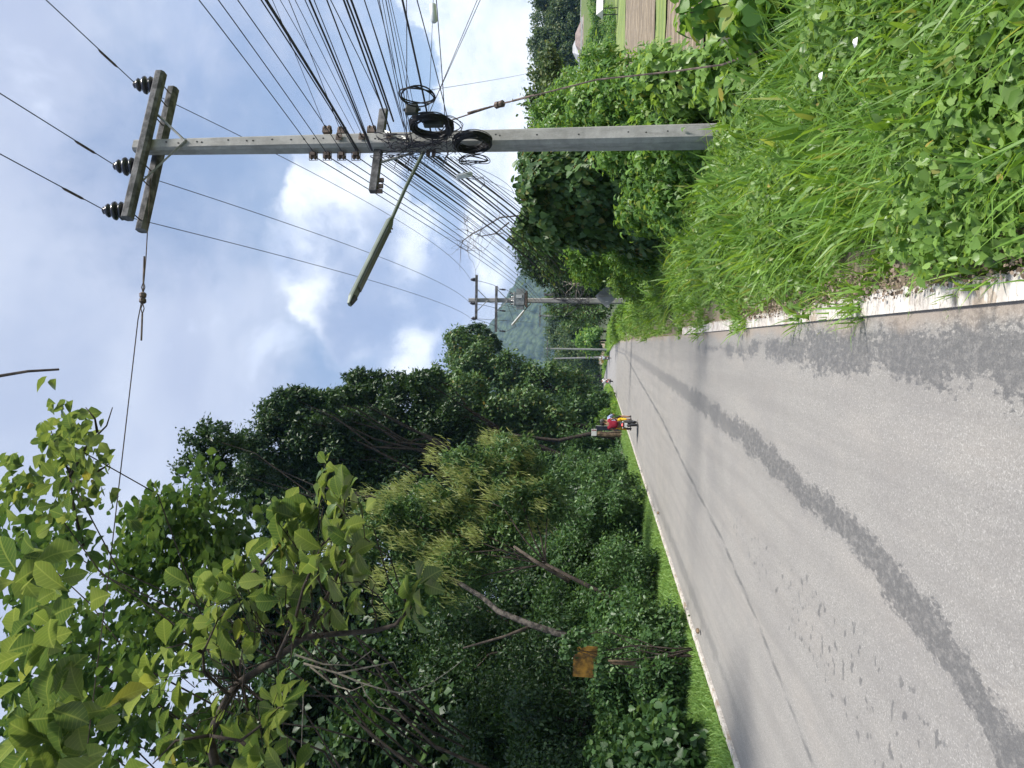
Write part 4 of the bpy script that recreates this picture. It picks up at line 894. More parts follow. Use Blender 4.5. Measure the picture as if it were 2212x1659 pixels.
tips = [PY(888, 1300, 6.8), PY(905, 1265, 6.8)]
for s_ in subs:
    dpt = 7.2+rng.uniform(-.6, .3); pp = [PY(a, b, dpt+(.1 if i == 0 else 0)) for i, (a, b) in enumerate(s_)]; trunk(br, pp, .020, .006, 6); tips += [pp[-1], pp[-2]]
for (X, Y, r_) in ((560, 1240, 60), (640, 1180, 60), (720, 1170, 50), (770, 1230, 60), (690, 1270, 70), (600, 1300, 70), (480, 1300, 60), (430, 1380, 50), (520, 1390, 60), (740, 1300, 40), (700, 1130, 50), (740, 1060, 30), (600, 1130, 40), (700, 1003, 14), (440, 1560, 70), (560, 1560, 60), (620, 1640, 50), (400, 1640, 60), (340, 1480, 50), (560, 1650, 60), (650, 1240, 60), (500, 1220, 40), (440, 1290, 40)):
    k = 1 if r_ < 20 else 3
    for _ in range(k):
        q = PY(X+rng.normal()*r_*.55, Y+rng.normal()*r_*.55, 7.3+rng.normal()*.6); tips.append(q)
        if r_ < 20: q = PY(X, Y, 7.4); tips[-1] = q
for q in tips[24:]:
    j = min(range(3, len(main)), key=lambda i_: np.linalg.norm(main[i_]-q)); trunk(br, wobble(main[j], q, 6, .2), .009, .003, 5)
br.build('branches', M['dark_bark'], near_t, smooth=True)
P, T, N, S = rosettes(tips, 6, .29)
leaves('leaves', P, T, N, S, 'teak', M['teak_leaf'], near_t)
DT = ['longest bare pale twig, curling down below the big paddle leaves', 'short pale side twig forking off the longest bare one', 'pale twig ending against the dark hollow just above the longest one', 'small upper pale twig with an upturned tip', 'straight upright pale twig near the bottom edge of the photo', 'pale wavy twig nearest the drooping paddle leaf cluster']
# dead curling twigs
for s_, d_ in (([(656, 1433), (732, 1455), (780, 1475), (823, 1488), (863, 1497), (900, 1490), (927, 1479), (976, 1445), (1000, 1425)], 7.8), ([(732, 1455), (780, 1475), (790, 1500), (815, 1527), (868, 1535)], 7.8), ([(670, 1440), (720, 1480), (760, 1492), (800, 1475)], 7.9), ([(730, 1455), (800, 1440), (850, 1430), (860, 1450)], 7.8), ([(655, 1480), (655, 1520), (650, 1640)], 9), ([(640, 1415), (700, 1435), (760, 1437), (810, 1400)], 7.8)):
    mb = MB(); trunk(mb, [PY(a, b, d_) for a, b in s_], .012, .003, 5); tag(mb.build('dead_twig', M['dead_twig'], None, org=PY(*s_[0], d_)), DT.pop(0), 'twig', 'bare pale twigs at the left')
# second and third ones further up the slope
def broad(name, base, clumps, n_t, size, mt, label, y0, depth, r=.13, twigs=()):
    t = thing(name, base, label, 'tree', 'trees with very large leaves'); mb = MB(); tips = []
    for (X, Y, rr, w_) in clumps:
        c = PY(X, Y, y0)
        for _ in range(int(n_t*w_)):
            q = PY(X+rng.normal()*rr*.5, Y+rng.normal()*rr*.5, y0+rng.normal()*depth); tips.append(q)
        if w_ >= 1: trunk(mb, wobble(np.array(base)+(c-np.array(base))*.35, c, 6, .08), r*.14, .008, 6)
    trunk(mb, wobble(base, np.array(base)+(np.mean([PY(X, Y, y0) for X, Y, _, _ in clumps], axis=0)-np.array(base))*.5, 5, .05), r*.35, r*.12)
    for tw in twigs: trunk(mb, [PY(a, b, y0) for a, b in tw], .02, .006, 5)
    mb.build('branches', M['dark_bark'], t, smooth=True)
    P, T, N, S = rosettes(tips, 7, size, .3)
    leaves('leaves', P, T, N, S, 'teak', mt, t); return t
broad('broad_leaved_tree', (-8.0, 9.2, .8), [(90, 890, 30, .5), (150, 960, 45, 1), (110, 960, 40, .8), (190, 1000, 35, .7), (150, 1030, 50, 1), (60, 990, 50, .8), (20, 1040, 50, .8), (110, 1090, 50, 1), (200, 1080, 30, .4), (260, 1110, 25, .3)], 7, .22, M['teak_leaf'],
      'broad leaved tree at the top left corner with open twigs against the sky', 9.0, .5, .1, (((150, 1030), (190, 960), (230, 920), (243, 880)), ((210, 935), (205, 905), (185, 880)), ((180, 1180), (160, 1100), (150, 1020), (160, 960), (160, 930)), ((150, 1020), (120, 960), (110, 930)), ((190, 1030), (225, 1010), (238, 1000))))
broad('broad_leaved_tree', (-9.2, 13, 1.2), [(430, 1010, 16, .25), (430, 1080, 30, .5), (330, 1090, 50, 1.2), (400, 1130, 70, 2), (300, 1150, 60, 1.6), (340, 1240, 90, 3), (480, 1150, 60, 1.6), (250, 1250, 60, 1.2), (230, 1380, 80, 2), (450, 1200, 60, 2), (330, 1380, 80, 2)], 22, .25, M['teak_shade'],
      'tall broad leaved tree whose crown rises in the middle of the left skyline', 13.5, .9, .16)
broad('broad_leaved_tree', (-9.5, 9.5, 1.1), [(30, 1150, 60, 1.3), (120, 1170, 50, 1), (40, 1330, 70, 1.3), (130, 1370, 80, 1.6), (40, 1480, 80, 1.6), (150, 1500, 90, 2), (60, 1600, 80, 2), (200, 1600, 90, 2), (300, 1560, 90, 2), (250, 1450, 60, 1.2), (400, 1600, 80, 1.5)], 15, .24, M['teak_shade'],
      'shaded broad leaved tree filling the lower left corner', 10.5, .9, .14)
broad('broad_leaved_tree', (-4.9, 5.6, .2), [(20, 1240, 22, .5), (90, 1310, 18, .35), (30, 1400, 22, .4), (110, 1500, 30, .5), (40, 1570, 35, .7), (90, 1620, 35, .6), (170, 1560, 20, .3), (30, 1650, 35, .5)], 5, .36, M['teak_leaf'],
      'few very large close leaves hanging in at the upper left edge', 5.6, .3, .05)
# small leaved trees on the left skyline top
tree('slender_tree', (-8.5, 27, 1.5), [BI(445, 945, 27, 45, 35, .9), BI(440, 1010, 27, 60, 40, 1), BI(500, 960, 28, 30, 22, .7)], 5000, .16, M['dark_leaf'], 'slim dark tree top left of the tallest skyline tree', 'dark trees on the left', r=.1, sub=30)
mb = MB(); trunk(mb, [PY(-260, 850, 5.6), PY(-60, 822, 5.8), PY(0, 812, 6), PY(60, 802, 6), PY(127, 798, 6.05)], .018, .010, 6)
tag(mb.build('hanging_branch', M['dark_bark'], None, org=PY(-260, 850, 5.6)), 'bare dark branch end poking in from the top of the view against the sky', 'branch')
# dead branches sticking out by the wires
t = MB()
def twigfan(mb, pts, y_, r0=.02):
    P_ = [PY(a, b, y_) for a, b in pts]; trunk(mb, P_, r0, .004, 5)
    for q in P_[1:]:
        for _ in range(6): trunk(mb, wobble(q, q+rng.normal(size=3)*.28, 4, .2), .005, .002, 4)
twigfan(t, [(1130, 465), (1080, 470), (1040, 495), (1020, 505), (1000, 520), (995, 535), (1010, 542), (1035, 540)], 19)
twigfan(t, [(1100, 480), (1070, 505), (1040, 510), (1010, 500), (1005, 480)], 19)
tag(t.build('bare_branch', M['bark'], None, org=PY(1130, 465, 19)), 'bare prickly twigs poking up through the drooping telecom cables', 'branch')

# ------------------------------------------------------------------ right hand shrubs and trees
GR = 'shrubs behind the right bank'
bush('creeper_mound', [BI(1185, 400, 16, 62, 62, 1.2), BI(1180, 470, 16.5, 55, 60, 1.2), BI(1260, 400, 16, 70, 80, 1.3), BI(1260, 480, 17, 70, 60, 1.2), BI(1340, 370, 15.5, 60, 60, 1.1), BI(1160, 345, 16.5, 40, 45, .9)], 26000, .15, M['creeper_leaf'],
     'tall mound smothered in dark creeper leaves just left of the nearest pole', 'heart', GR, sub=60, shell=.75, spread=.10, droop=1.2, upn=.4)
bush('leafy_shrub', [BI(1400, 385, 13, 60, 60, .8), BI(1450, 440, 12.5, 45, 60, .7), BI(1350, 330, 13.5, 60, 50, .8), BI(1450, 340, 12, 60, 50, .8), BI(1380, 460, 14, 45, 40, .7)], 11000, .12, M['bright_leaf'],
     'bright drooping leaved shrub at the left foot of the nearest pole', 'lobed', GR, sub=40, droop=1.0, width=.6)
bush('leafy_shrub', [BI(1330, 520, 19, 50, 50, 1), BI(1370, 560, 19, 40, 40, .9), BI(1270, 560, 22, 50, 45, 1.1)], 10000, .12, M['bright_leaf'], 'sunny shrub midway between the two nearest poles', 'oval', GR, sub=40)
bush('leafy_shrub', [BI(1390, 610, 22, 35, 40, .9), BI(1350, 600, 24, 35, 35, 1)], 6000, .11, M['weed_leaf'], 'low bushy shrub right of the diamond sign', 'oval', GR, sub=30)
bush('leafy_shrub', [BI(1330, 225, 15, 60, 55, 1), BI(1280, 250, 16, 50, 50, 1), BI(1390, 200, 14, 60, 60, .9), BI(1420, 260, 13, 50, 40, .8), BI(1470, 180, 12, 50, 50, .8)], 15000, .13, M['bright_leaf'],
     'big leafy shrub right of the nearest pole', 'lobed', GR, sub=40, droop=1.0, width=.55)
bush('leafy_shrub', [BI(1470, 185, 11.5, 45, 50, .7), BI(1550, 165, 9.5, 40, 50, .6), BI(1590, 200, 8, 35, 40, .5), BI(1420, 170, 12, 40, 40, .7)], 6000, .12, M['weed_leaf'],
     'low shrub with broad leaves at the right foot of the nearest pole', 'heart', GR, sub=36, droop=.9)
bush('leafy_shrub', [BI(1590, 60, 7, 40, 45, .45), BI(1500, 35, 7.5, 45, 30, .35), BI(1620, 10, 6.5, 40, 40, .4)], 420, .15, M['bright_leaf'], 'climbing plant with large round leaves at the right edge of the weeds', 'heart', GR, sub=26, droop=.7)
bush('leafy_shrub', [BI(1210, 260, 22, 55, 45, 1.2), BI(1190, 300, 21, 40, 35, 1), BI(1240, 200, 22, 50, 45, 1.2), BI(1290, 150, 20, 35, 45, 1.0)], 12000, .17, M['bright_leaf'], 'tall feathery shrub behind and right of the nearest pole', 'frond', GR, sub=40, width=1.5)
tree('roadside_tree', (4.6, 28, -.6), [BI(1190, 230, 30, 45, 50, 1.4), BI(1185, 160, 32, 30, 40, 1.4), BI(1230, 290, 28, 60, 50, 1.4), BI(1180, 290, 30, 35, 40, 1.2)], 12000, .19, M['far_leaf'], 'mid green tree behind the feathery shrub', 'trees behind the right bank', r=.12, sub=30)
tree('roadside_tree', (4.2, 27, -.4), [BI(1215, 540, 27, 60, 50, 1.5), BI(1270, 500, 26, 60, 50, 1.4), BI(1170, 500, 26, 50, 40, 1.3), BI(1300, 560, 27, 50, 40, 1.2)], 18000, .16, M['creeper_leaf'], 'creeper clad tree where the telecom cables vanish', 'trees behind the right bank', r=.12, sub=40)
tree('roadside_tree', (4.0, 40, -.2), [BI(1165, 570, 44, 45, 35, 1.6), BI(1220, 600, 44, 60, 35, 1.8), BI(1150, 530, 42, 40, 35, 1.6), BI(1280, 610, 42, 50, 35, 1.6), BI(1120, 515, 40, 18, 18, .8)], 15000, .22, M['dark_leaf'], 'dark tree right of the transformer pole', 'trees behind the right bank', r=.14, sub=36)
tree('roadside_tree', (5.0, 60, -.1), [BI(1210, 660, 66, 30, 30, 2), BI(1250, 640, 62, 35, 30, 2), BI(1290, 660, 60, 30, 35, 2), BI(1240, 690, 72, 30, 20, 2), BI(1300, 625, 55, 35, 30, 1.6)], 14000, .24, M['creeper_leaf'], 'leafy tree behind the transformer pole and the diamond sign', 'trees behind the right bank', r=.14, sub=30)
for k, (X, Y, y_, rX, rY, l_) in enumerate(((1245, 715, 120, 35, 22, 'tree at the outside of the bend behind the thin pole'), (1215, 740, 150, 30, 28, 'tree beyond the bend below the hill'), (1240, 770, 140, 45, 25, 'tree beyond the bend behind the leaning pole'),
                                            (1225, 810, 170, 45, 30, 'dark tree past the bend behind the white clad rider'), (1260, 850, 170, 38, 30, 'dark tree past the bend above the banner'), (1190, 700, 200, 18, 30, 'far grey green tree under the hill right of the thin pole'), (1195, 770, 230, 22, 40, 'far grey green tree under the hill above the bend'), (1270, 735, 115, 24, 20, 'bright bush on the outside of the bend'), (1275, 790, 175, 16, 30, 'bright bush on the far side of the bend'))):
    c, r_ = BI(X, Y, y_, rX, rY); r_[1] = 3
    tree('distant_tree', (c[0], y_, float(gz(c[0], y_))), [(c, r_), (c+[r_[0]*.7, 1, r_[2]*-.35], r_*.75), (c+[-r_[0]*.7, 1, -r_[2]*.45], r_*.7)], 4200, .5, M['bright_leaf'] if 'bright' in l_ else M['far_leaf'], l_, 'distant trees round the bend', r=.2, sub=30)
FT = [(1200, -20, 165, 62, 62), (1178, 35, 158, 30, 40), (1215, 60, 150, 45, 45), (1165, 100, 150, 22, 30), (1205, 115, 148, 34, 40), (1235, 20, 150, 40, 45), (1190, 140, 160, 30, 40), (1195, 195, 165, 28, 50), (1240, -60, 150, 60, 60), (1195, -90, 165, 60, 60)]
for k, (X, Y, y_, rX, rY) in enumerate(FT):
    c, r_ = BI(X, Y, y_, rX, rY); r_[1] = 3.5; ll = ['tallest', 'feathery topped', 'rounded', 'airy', 'low spreading', 'olive tinted', 'pale', 'greyish', 'partly cut off', 'edge of view'][k]
    tree('field_tree', (c[0], y_, float(gz(c[0], y_))), [(c, r_), (c+[r_[0]*.6, 1, -r_[2]*.5], r_*.8), (c+[-r_[0]*.6, 0, -r_[2]*.6], r_*.75)], 7500, .55, M['far_leaf'], ll+' tree in the row beyond the right hand field', 'trees beyond the right hand field', r=.25, sub=34, spread=.14)
for k, (X, Y, y_, rX, rY) in enumerate(((1290, 92, 122, 20, 28), (1300, 48, 115, 24, 28), (1322, 70, 112, 12, 50), (1290, -10, 122, 22, 30), (1285, 135, 128, 24, 22))):
    c, r_ = BI(X, Y, y_, rX, rY); r_[1] = 2.5
    bush('field_bush', [(c, r_)], 4200, .4, M['bright_leaf'], ['yellow green bush in front of the brown roofed house', 'feathery bush left of the pale roof', 'low hedge bush at the field edge', 'bush at the right edge beyond the field', 'bush left of the brown roofed house'][k], 'frond', 'bushes along the field edge', width=1.6)

# ------------------------------------------------------------------ houses far right
M['roof_brown'] = plain('roof_brown', (.26, .20, .18), .8, var=.2, scale=1); M['wall_white'] = plain('wall_white', (.62, .60, .57), .8, var=.1, scale=1); M['roof_pale'] = plain('roof_pale', (.45, .45, .46), .6, var=.15, scale=1)
M['glass_dark'] = plain('glass_dark', (.03, .035, .04), .2); M['pond'] = plain('pond', (.33, .42, .42), .12, var=.08, scale=.4)
def house(X, Y, y_, w, h, rh, label, roofm, wallm):
    c = PY(X, Y, y_); b = np.array([c[0], y_, float(gz(c[0], y_))]); t = thing('house', b, label, 'house', 'houses beyond the field'); hz = c[2]-b[2]
    mb = MB(); mb.box(b+[0, 0, hz/2], (w, 5, hz)); mb.build('wall', M[wallm], t)
    z_ = c[2]; e = .5; mb = MB(); mb.add([(b[0]-w/2-e, b[1]-3, z_), (b[0]+w/2+e, b[1]-3, z_), (b[0]+w/2+e, b[1]+3, z_), (b[0]-w/2-e, b[1]+3, z_), (b[0]-w/2*.35, b[1], z_+rh), (b[0]+w/2*.35, b[1], z_+rh)], [(0, 1, 5, 4), (1, 2, 5), (2, 3, 4, 5), (3, 0, 4), (3, 2, 1, 0)]); mb.build('roof', M[roofm], t)
    for k in (-.25, .2):
        mb = MB(); mb.box(b+[k*w, -2.52, hz*.62], (w*.16, .06, hz*.3)); f = mb.build('window', M['glass_dark'], t)
house(1262, 84, 136, 5.5, 3, 1.6, 'brown roofed house with a pale wall beyond the field', 'roof_brown', 'wall_white')
house(1252, 106, 142, 3.4, 2.5, 1.3, 'small white gabled house left of the brown roofed one', 'roof_pale', 'wall_white')
house(1275, 8, 140, 9, 2.5, 1.2, 'long low pale roofed house at the right edge beyond the field', 'roof_brown', 'wall_white')
c = PY(1303, 2, 104); b = np.array([c[0], 104, -1.0])
t = thing('farm_shelter', b, 'small pale roofed farm shelter standing at the field edge', 'shelter', None)
for sx in (-1.4, 1.4):
    for sy in (-1, 1): mb = MB(); mb.box(b+[sx, sy, (c[2]+1)/2], (.1, .1, c[2]+1)); mb.build('post', M['bark'], t)
mb = MB(); z_ = c[2]; mb.add([(b[0]-1.8, b[1]-1.5, z_), (b[0]+1.8, b[1]-1.5, z_), (b[0]+1.8, b[1]+1.5, z_), (b[0]-1.8, b[1]+1.5, z_), (b[0]-1.8, b[1], z_+.9), (b[0]+1.8, b[1], z_+.9)], [(0, 1, 5, 4), (2, 3, 4, 5), (0, 4, 3), (1, 2, 5), (3, 2, 1, 0)]); mb.build('roof', M['wall_white'], t)

# ------------------------------------------------------------------ signs and boards
M['sign_back'] = plain('sign_back', (.42, .42, .42), .6, .2, .1, 3); M['yellow_board'] = plain('yellow_board', (.22, .12, .015), .7, var=.5, scale=5); M['navy'] = plain('navy', (.02, .025, .045), .6); M['red'] = plain('red', (.40, .04, .04), .5); M['teal'] = plain('teal', (.05, .26, .25), .6, var=.3, scale=8)
M['yellow_flag'] = plain('yellow_flag', (.65, .42, .05), .6); M['wood'] = plain('wood', (.27, .19, .12), .9, var=.4, scale=3, bump=.5)
c = PY(1310, 640, 28); t = thing('road_sign', (c[0], 28, .1), 'back of a grey diamond road sign in front of the transformer pole', 'road sign'); s_ = .42
V = [c+np.array([a, 0, b]) for a, b in ((0, s_), (s_, 0), (0, -s_), (-s_, 0))]
mb = MB(); mb.add(V+[v+np.array([0, .012, 0]) for v in V], [(0, 1, 2, 3), (7, 6, 5, 4), (0, 4, 5, 1), (1, 5, 6, 2), (2, 6, 7, 3), (3, 7, 4, 0)]); mb.build('panel', M['sign_back'], t)
mb = MB(); mb.box((c[0]+.03, 27.93, (c[2]+.3+.0)/2), (.12, .10, c[2]+.3)); mb.build('post', M['concrete'], t)
mb = MB(); mb.box(c+[-.20, -.01, -.02], (.035, .01, .11)); mb.build('sticker', M['white_paint'], t)
mb = MB(); mb.lathe(c+[-.37, -.012, -.07], (0, 1, 0), [(0, .055), (.01, .055)], 12); o_ = mb.build('badge', M['white_paint'], t); mb = MB(); mb.lathe(c+[-.37, -.016, -.07], (0, 1, 0), [(0, .018), (.01, .018)], 10); mb.build('badge_centre', M['navy'], o_)
c = PY(1264, 1429, 12.2); t = thing('yellow_board', (c[0], c[1], .6), 'plain yellow board half hidden by leaves in the dark undergrowth at left', 'sign board')
mb = MB(); mb.box(c, (.50, .03, .40), rotz(.15)); mb.build('panel', M['yellow_board'], t)
mb = MB(); mb.box(c+[0, .05, -.6], (.06, .06, 1.4)); mb.build('post', M['wood'], t)
bush('climbing_vine', [BI(1225, 1400, 11.8, 20, 28, .2), BI(1296, 1440, 11.8, 12, 40, .2), BI(1250, 1375, 11.9, 26, 18, .2)], 800, .07, M['shade_leaf'], 'vine leaves hanging over the corner of the yellow board', 'heart', droop=1.2)
def at_ground(Xb, Y, y): c_ = PY(Xb, Y, y); return np.array([c_[0], y, float(gz(c_[0], y))])
b = at_ground(1340, 926, 46); t = thing('dark_board', b, 'tall narrow navy board with a pale edge left of the motorcyclist in red', 'board')
mb = MB(); mb.box(b+[0, 0, .85], (.26, .06, 1.75)); mb.build('panel', M['navy'], t); mb = MB(); mb.box(b+[.145, 0, 1.3], (.025, .065, .85)); mb.build('edge_strip', M['light_grey'], t)
b = at_ground(1340, 939, 46.2); t = thing('tree_stump', b, 'old brown broken trunk beside the narrow navy board', 'tree stump'); mb = MB(); trunk(mb, [b+[0, 0, -.2], b+[.03, 0, .5], b+[-.02, 0, 1.0], b+[.02, 0, 1.6]], .22, .15, 9); mb.build('trunk', M['wood'], t)
b = at_ground(1340, 935, 45.7); c = PY(1283, 934, 45.7); t = thing('notice_board', b, 'small white notice board with a red bar above the old trunk', 'sign board')
mb = MB(); mb.box(c, (.42, .02, .32)); mb.build('panel', M['white_paint'], t); mb = MB(); mb.box(c+[.14, -.015, .0], (.05, .01, .28)); mb.build('red_bar', M['red'], t); mb = MB(); mb.box((c[0]-.12, 45.8, (b[2]+c[2])/2), (.04, .04, c[2]-b[2])); mb.build('post', M['wood'], t)
b = at_ground(1320, 861, 78); c = PY(1306, 860, 78); t = thing('banner', b, 'small white and teal banner on posts at the inside of the bend', 'banner')
mb = MB(); mb.box(c+[0, 0, .35], (.62, .03, .6)); mb.build('upper_panel', M['white_paint'], t); mb = MB(); mb.box(c+[0, 0, -.33], (.62, .03, .76)); mb.build('lower_panel', M['teal'], t)
mb = MB(); mb.ball(c+[-.12, -.03, .35], (.10, .02, .12), 8, 6); mb.build('red_emblem', M['red'], t)
for k in range(4): mb = MB(); mb.box(c+[0, -.02, -.1-k*.14], (.4, .01, .03)); mb.build('text_line', M['white_paint'], t)
for s_ in (-1, 1): mb = MB(); mb.tube([c+[s_*.34, .05, -1.1], c+[s_*.34, .05, .75]], .035, 6); mb.build('post', M['wood'], t)
b = at_ground(1300, 779, 150); t = thing('yellow_barrier', b, 'small yellow board on a post at the far bend', 'barrier'); mb = MB(); mb.box(b+[0, 0, .9], (.9, .08, .5)); mb.build('panel', M['yellow_flag'], t); mb = MB(); mb.box(b+[0, .06, .4], (.08, .08, 1.2)); mb.build('post', M['galv'], t)
b = at_ground(1290, 800, 185); t = thing('open_shelter', b, 'tiny roofed shelter beyond the bend', 'shelter'); mb = MB(); mb.add([(b[0]-2.5, b[1]-2, b[2]+2.2), (b[0]+2.5, b[1]-2, b[2]+2.2), (b[0]+2.5, b[1]+2, b[2]+2.2), (b[0]-2.5, b[1]+2, b[2]+2.2), (b[0]-2.5, b[1], b[2]+3.2), (b[0]+2.5, b[1], b[2]+3.2)], [(0, 1, 5, 4), (2, 3, 4, 5), (0, 4, 3), (1, 2, 5), (3, 2, 1, 0)]); mb.build('roof', M['roof_brown'], t)
for sx in (-2.1, 2.1):
    for sy in (-1.6, 1.6): mb = MB(); mb.box(b+[sx, sy, 1.1], (.18, .18, 2.2)); mb.build('post', M['wall_white'], t)

# ------------------------------------------------------------------ motorcycles and riders
M['bike_black'] = plain('bike_black', (.025, .025, .028), .35, var=.2); M['bike_grey'] = plain('bike_grey', (.07, .07, .075), .5); M['chrome'] = plain('chrome', (.55, .55, .55), .25, .9, .1); M['tail_red'] = plain('tail_red', (.55, .03, .03), .25)
M['bike_red'] = plain('bike_red', (.32, .03, .04), .35); M['bike_blue'] = plain('bike_blue', (.04, .06, .16), .35)
def lampm(t, p): p.inputs['Base Color'].default_value = (.8, .1, .1, 1); p.inputs['Emission Color'].default_value = (1, .12, .1, 1); p.inputs['Emission Strength'].default_value = 1.2
M['tail_lit'] = mat('tail_lit', lampm)
def local(o0):
    o0 = np.array(o0, float)
    return lambda a, b, c_: o0+np.array([a, b, c_])
def motorcycle(o0, paint, label, lit=True):
    L = local(o0); t = thing('motorcycle', o0, label, 'motorcycle', 'motorcycles on the road')
    for yy in (-.60, .62):
        w_ = MB(); w_.tube([L(0, yy+.245*math.cos(a), .285+.245*math.sin(a)) for a in np.linspace(0, 2*math.pi, 21)[:-1]], .045, 8, closed=True); tw = w_.build('wheel', M['black_rubber'], t, smooth=True)
        w_ = MB(); w_.tube([L(0, yy+.2*math.cos(a), .285+.2*math.sin(a)) for a in np.linspace(0, 2*math.pi, 17)[:-1]], .016, 5, closed=True)
        for a in np.linspace(0, 2*math.pi, 7)[:-1]: w_.tube([L(0, yy, .285), L(0, yy+.2*math.cos(a), .285+.2*math.sin(a))], .01, 4)
        w_.tube([L(-.07, yy, .285), L(.07, yy, .285)], .03, 8); w_.build('rim', M['chrome'], tw)
    b_ = MB(); b_.box(L(0, -.25, .66), (.24, .78, .16), taper=.8); b_.box(L(0, -.1, .48), (.2, .5, .26)); b_.build('body', M[paint], t, bevel=.03)
    b_ = MB(); b_.box(L(0, -.62, .70), (.22, .22, .16), taper=.7); b_.build('tail', M['bike_black'], t, bevel=.03)
    b_ = MB(); b_.box(L(0, -.72, .52), (.17, .03, .34), np.array([[1, 0, 0], [0, .94, -.34], [0, .34, .94]])); b_.build('mudguard', M['bike_black'], t)
    b_ = MB(); b_.box(L(0, -.2, .765), (.24, .74, .07), taper=.85); b_.build('seat', M['black_rubber'], t, bevel=.02)
    b_ = MB(); b_.box(L(0, .42, .70), (.30, .12, .5), np.array([[1, 0, 0], [0, .95, .3], [0, -.3, .95]])); b_.build('leg_shield', M[paint], t, bevel=.04)
    b_ = MB(); b_.tube([L(-.08, .62, .285), L(-.08, .5, .75), L(0, .42, .98)], .025, 6); b_.tube([L(.08, .62, .285), L(.08, .5, .75), L(0, .42, .98)], .025, 6); b_.build('fork', M['chrome'], t)
    b_ = MB(); b_.tube([L(-.34, .26, 1.0), L(-.16, .38, .99), L(.16, .38, .99), L(.34, .26, 1.0)], .017, 6); b_.build('handlebar', M['bike_black'], t)
    b_ = MB(); b_.box(L(0, .46, .98), (.24, .16, .16)); b_.build('headlight', M['bike_black'], t, bevel=.04)
    for s_ in (-1, 1):
        b_ = MB(); b_.tube([L(s_*.26, .3, 1.0), L(s_*.32, .3, 1.15)], .008, 5); b_.ball(L(s_*.34, .3, 1.18), (.06, .015, .04), 8, 5); b_.build('mirror', M['bike_black'], t)
        b_ = MB(); b_.ball(L(s_*.13, -.73, .68), (.035, .03, .03), 8, 5); b_.build('indicator', M['light_grey'], t)
        b_ = MB(); b_.tube([L(s_*.16, -.60, .285), L(s_*.16, -.42, .62)], .025, 6); b_.build('shock_absorber', M['bike_grey'], t)
    b_ = MB(); b_.ball(L(0, -.735, .70), (.06, .025, .04), 10, 6); b_.build('tail_light', M['tail_lit' if lit else 'tail_red'], t)
    b_ = MB(); b_.box(L(0, -.77, .55), (.19, .008, .14)); b_.build('number_plate', M['white_paint'], t)
    b_ = MB(); b_.tube([L(.13, .1, .25), L(.15, -.3, .27), L(.16, -.75, .36)], [.02, .04, .05], 8); b_.build('exhaust', M['bike_grey'], t)
    b_ = MB(); b_.box(L(0, 0, .33), (.24, .4, .22)); b_.build('engine', M['bike_grey'], t, bevel=.03)
    for s_ in (-1, 1): b_ = MB(); b_.tube([L(s_*.1, -.2, .3), L(s_*.3, -.2, .32)], .015, 5); b_.build('footrest', M['bike_grey'], t)
    t.scale = (.93, .93, .9); return t
def skin(name, nodes, edges, mt, parent, sub=2):
    me_ = bpy.data.meshes.new(name); me_.from_pydata([tuple(np.array(p_[:3])) for p_ in nodes], edges, []); o = bpy.data.objects.new(name, me_); col.objects.link(o)
    me_.materials.append(mt)
    md = o.modifiers.new('skin', 'SKIN'); md.use_smooth_shade = True
    sv = me_.skin_vertices[0].data
    for i_, p_ in enumerate(nodes):
        r_ = p_[3]; sv[i_].radius = (r_ if np.isscalar(r_) else r_[0], r_ if np.isscalar(r_) else r_[1]); sv[i_].use_root = i_ == 0
    s_ = o.modifiers.new('sub', 'SUBSURF'); s_.levels = sub; s_.render_levels = sub
    if parent: o.parent = parent
    return o
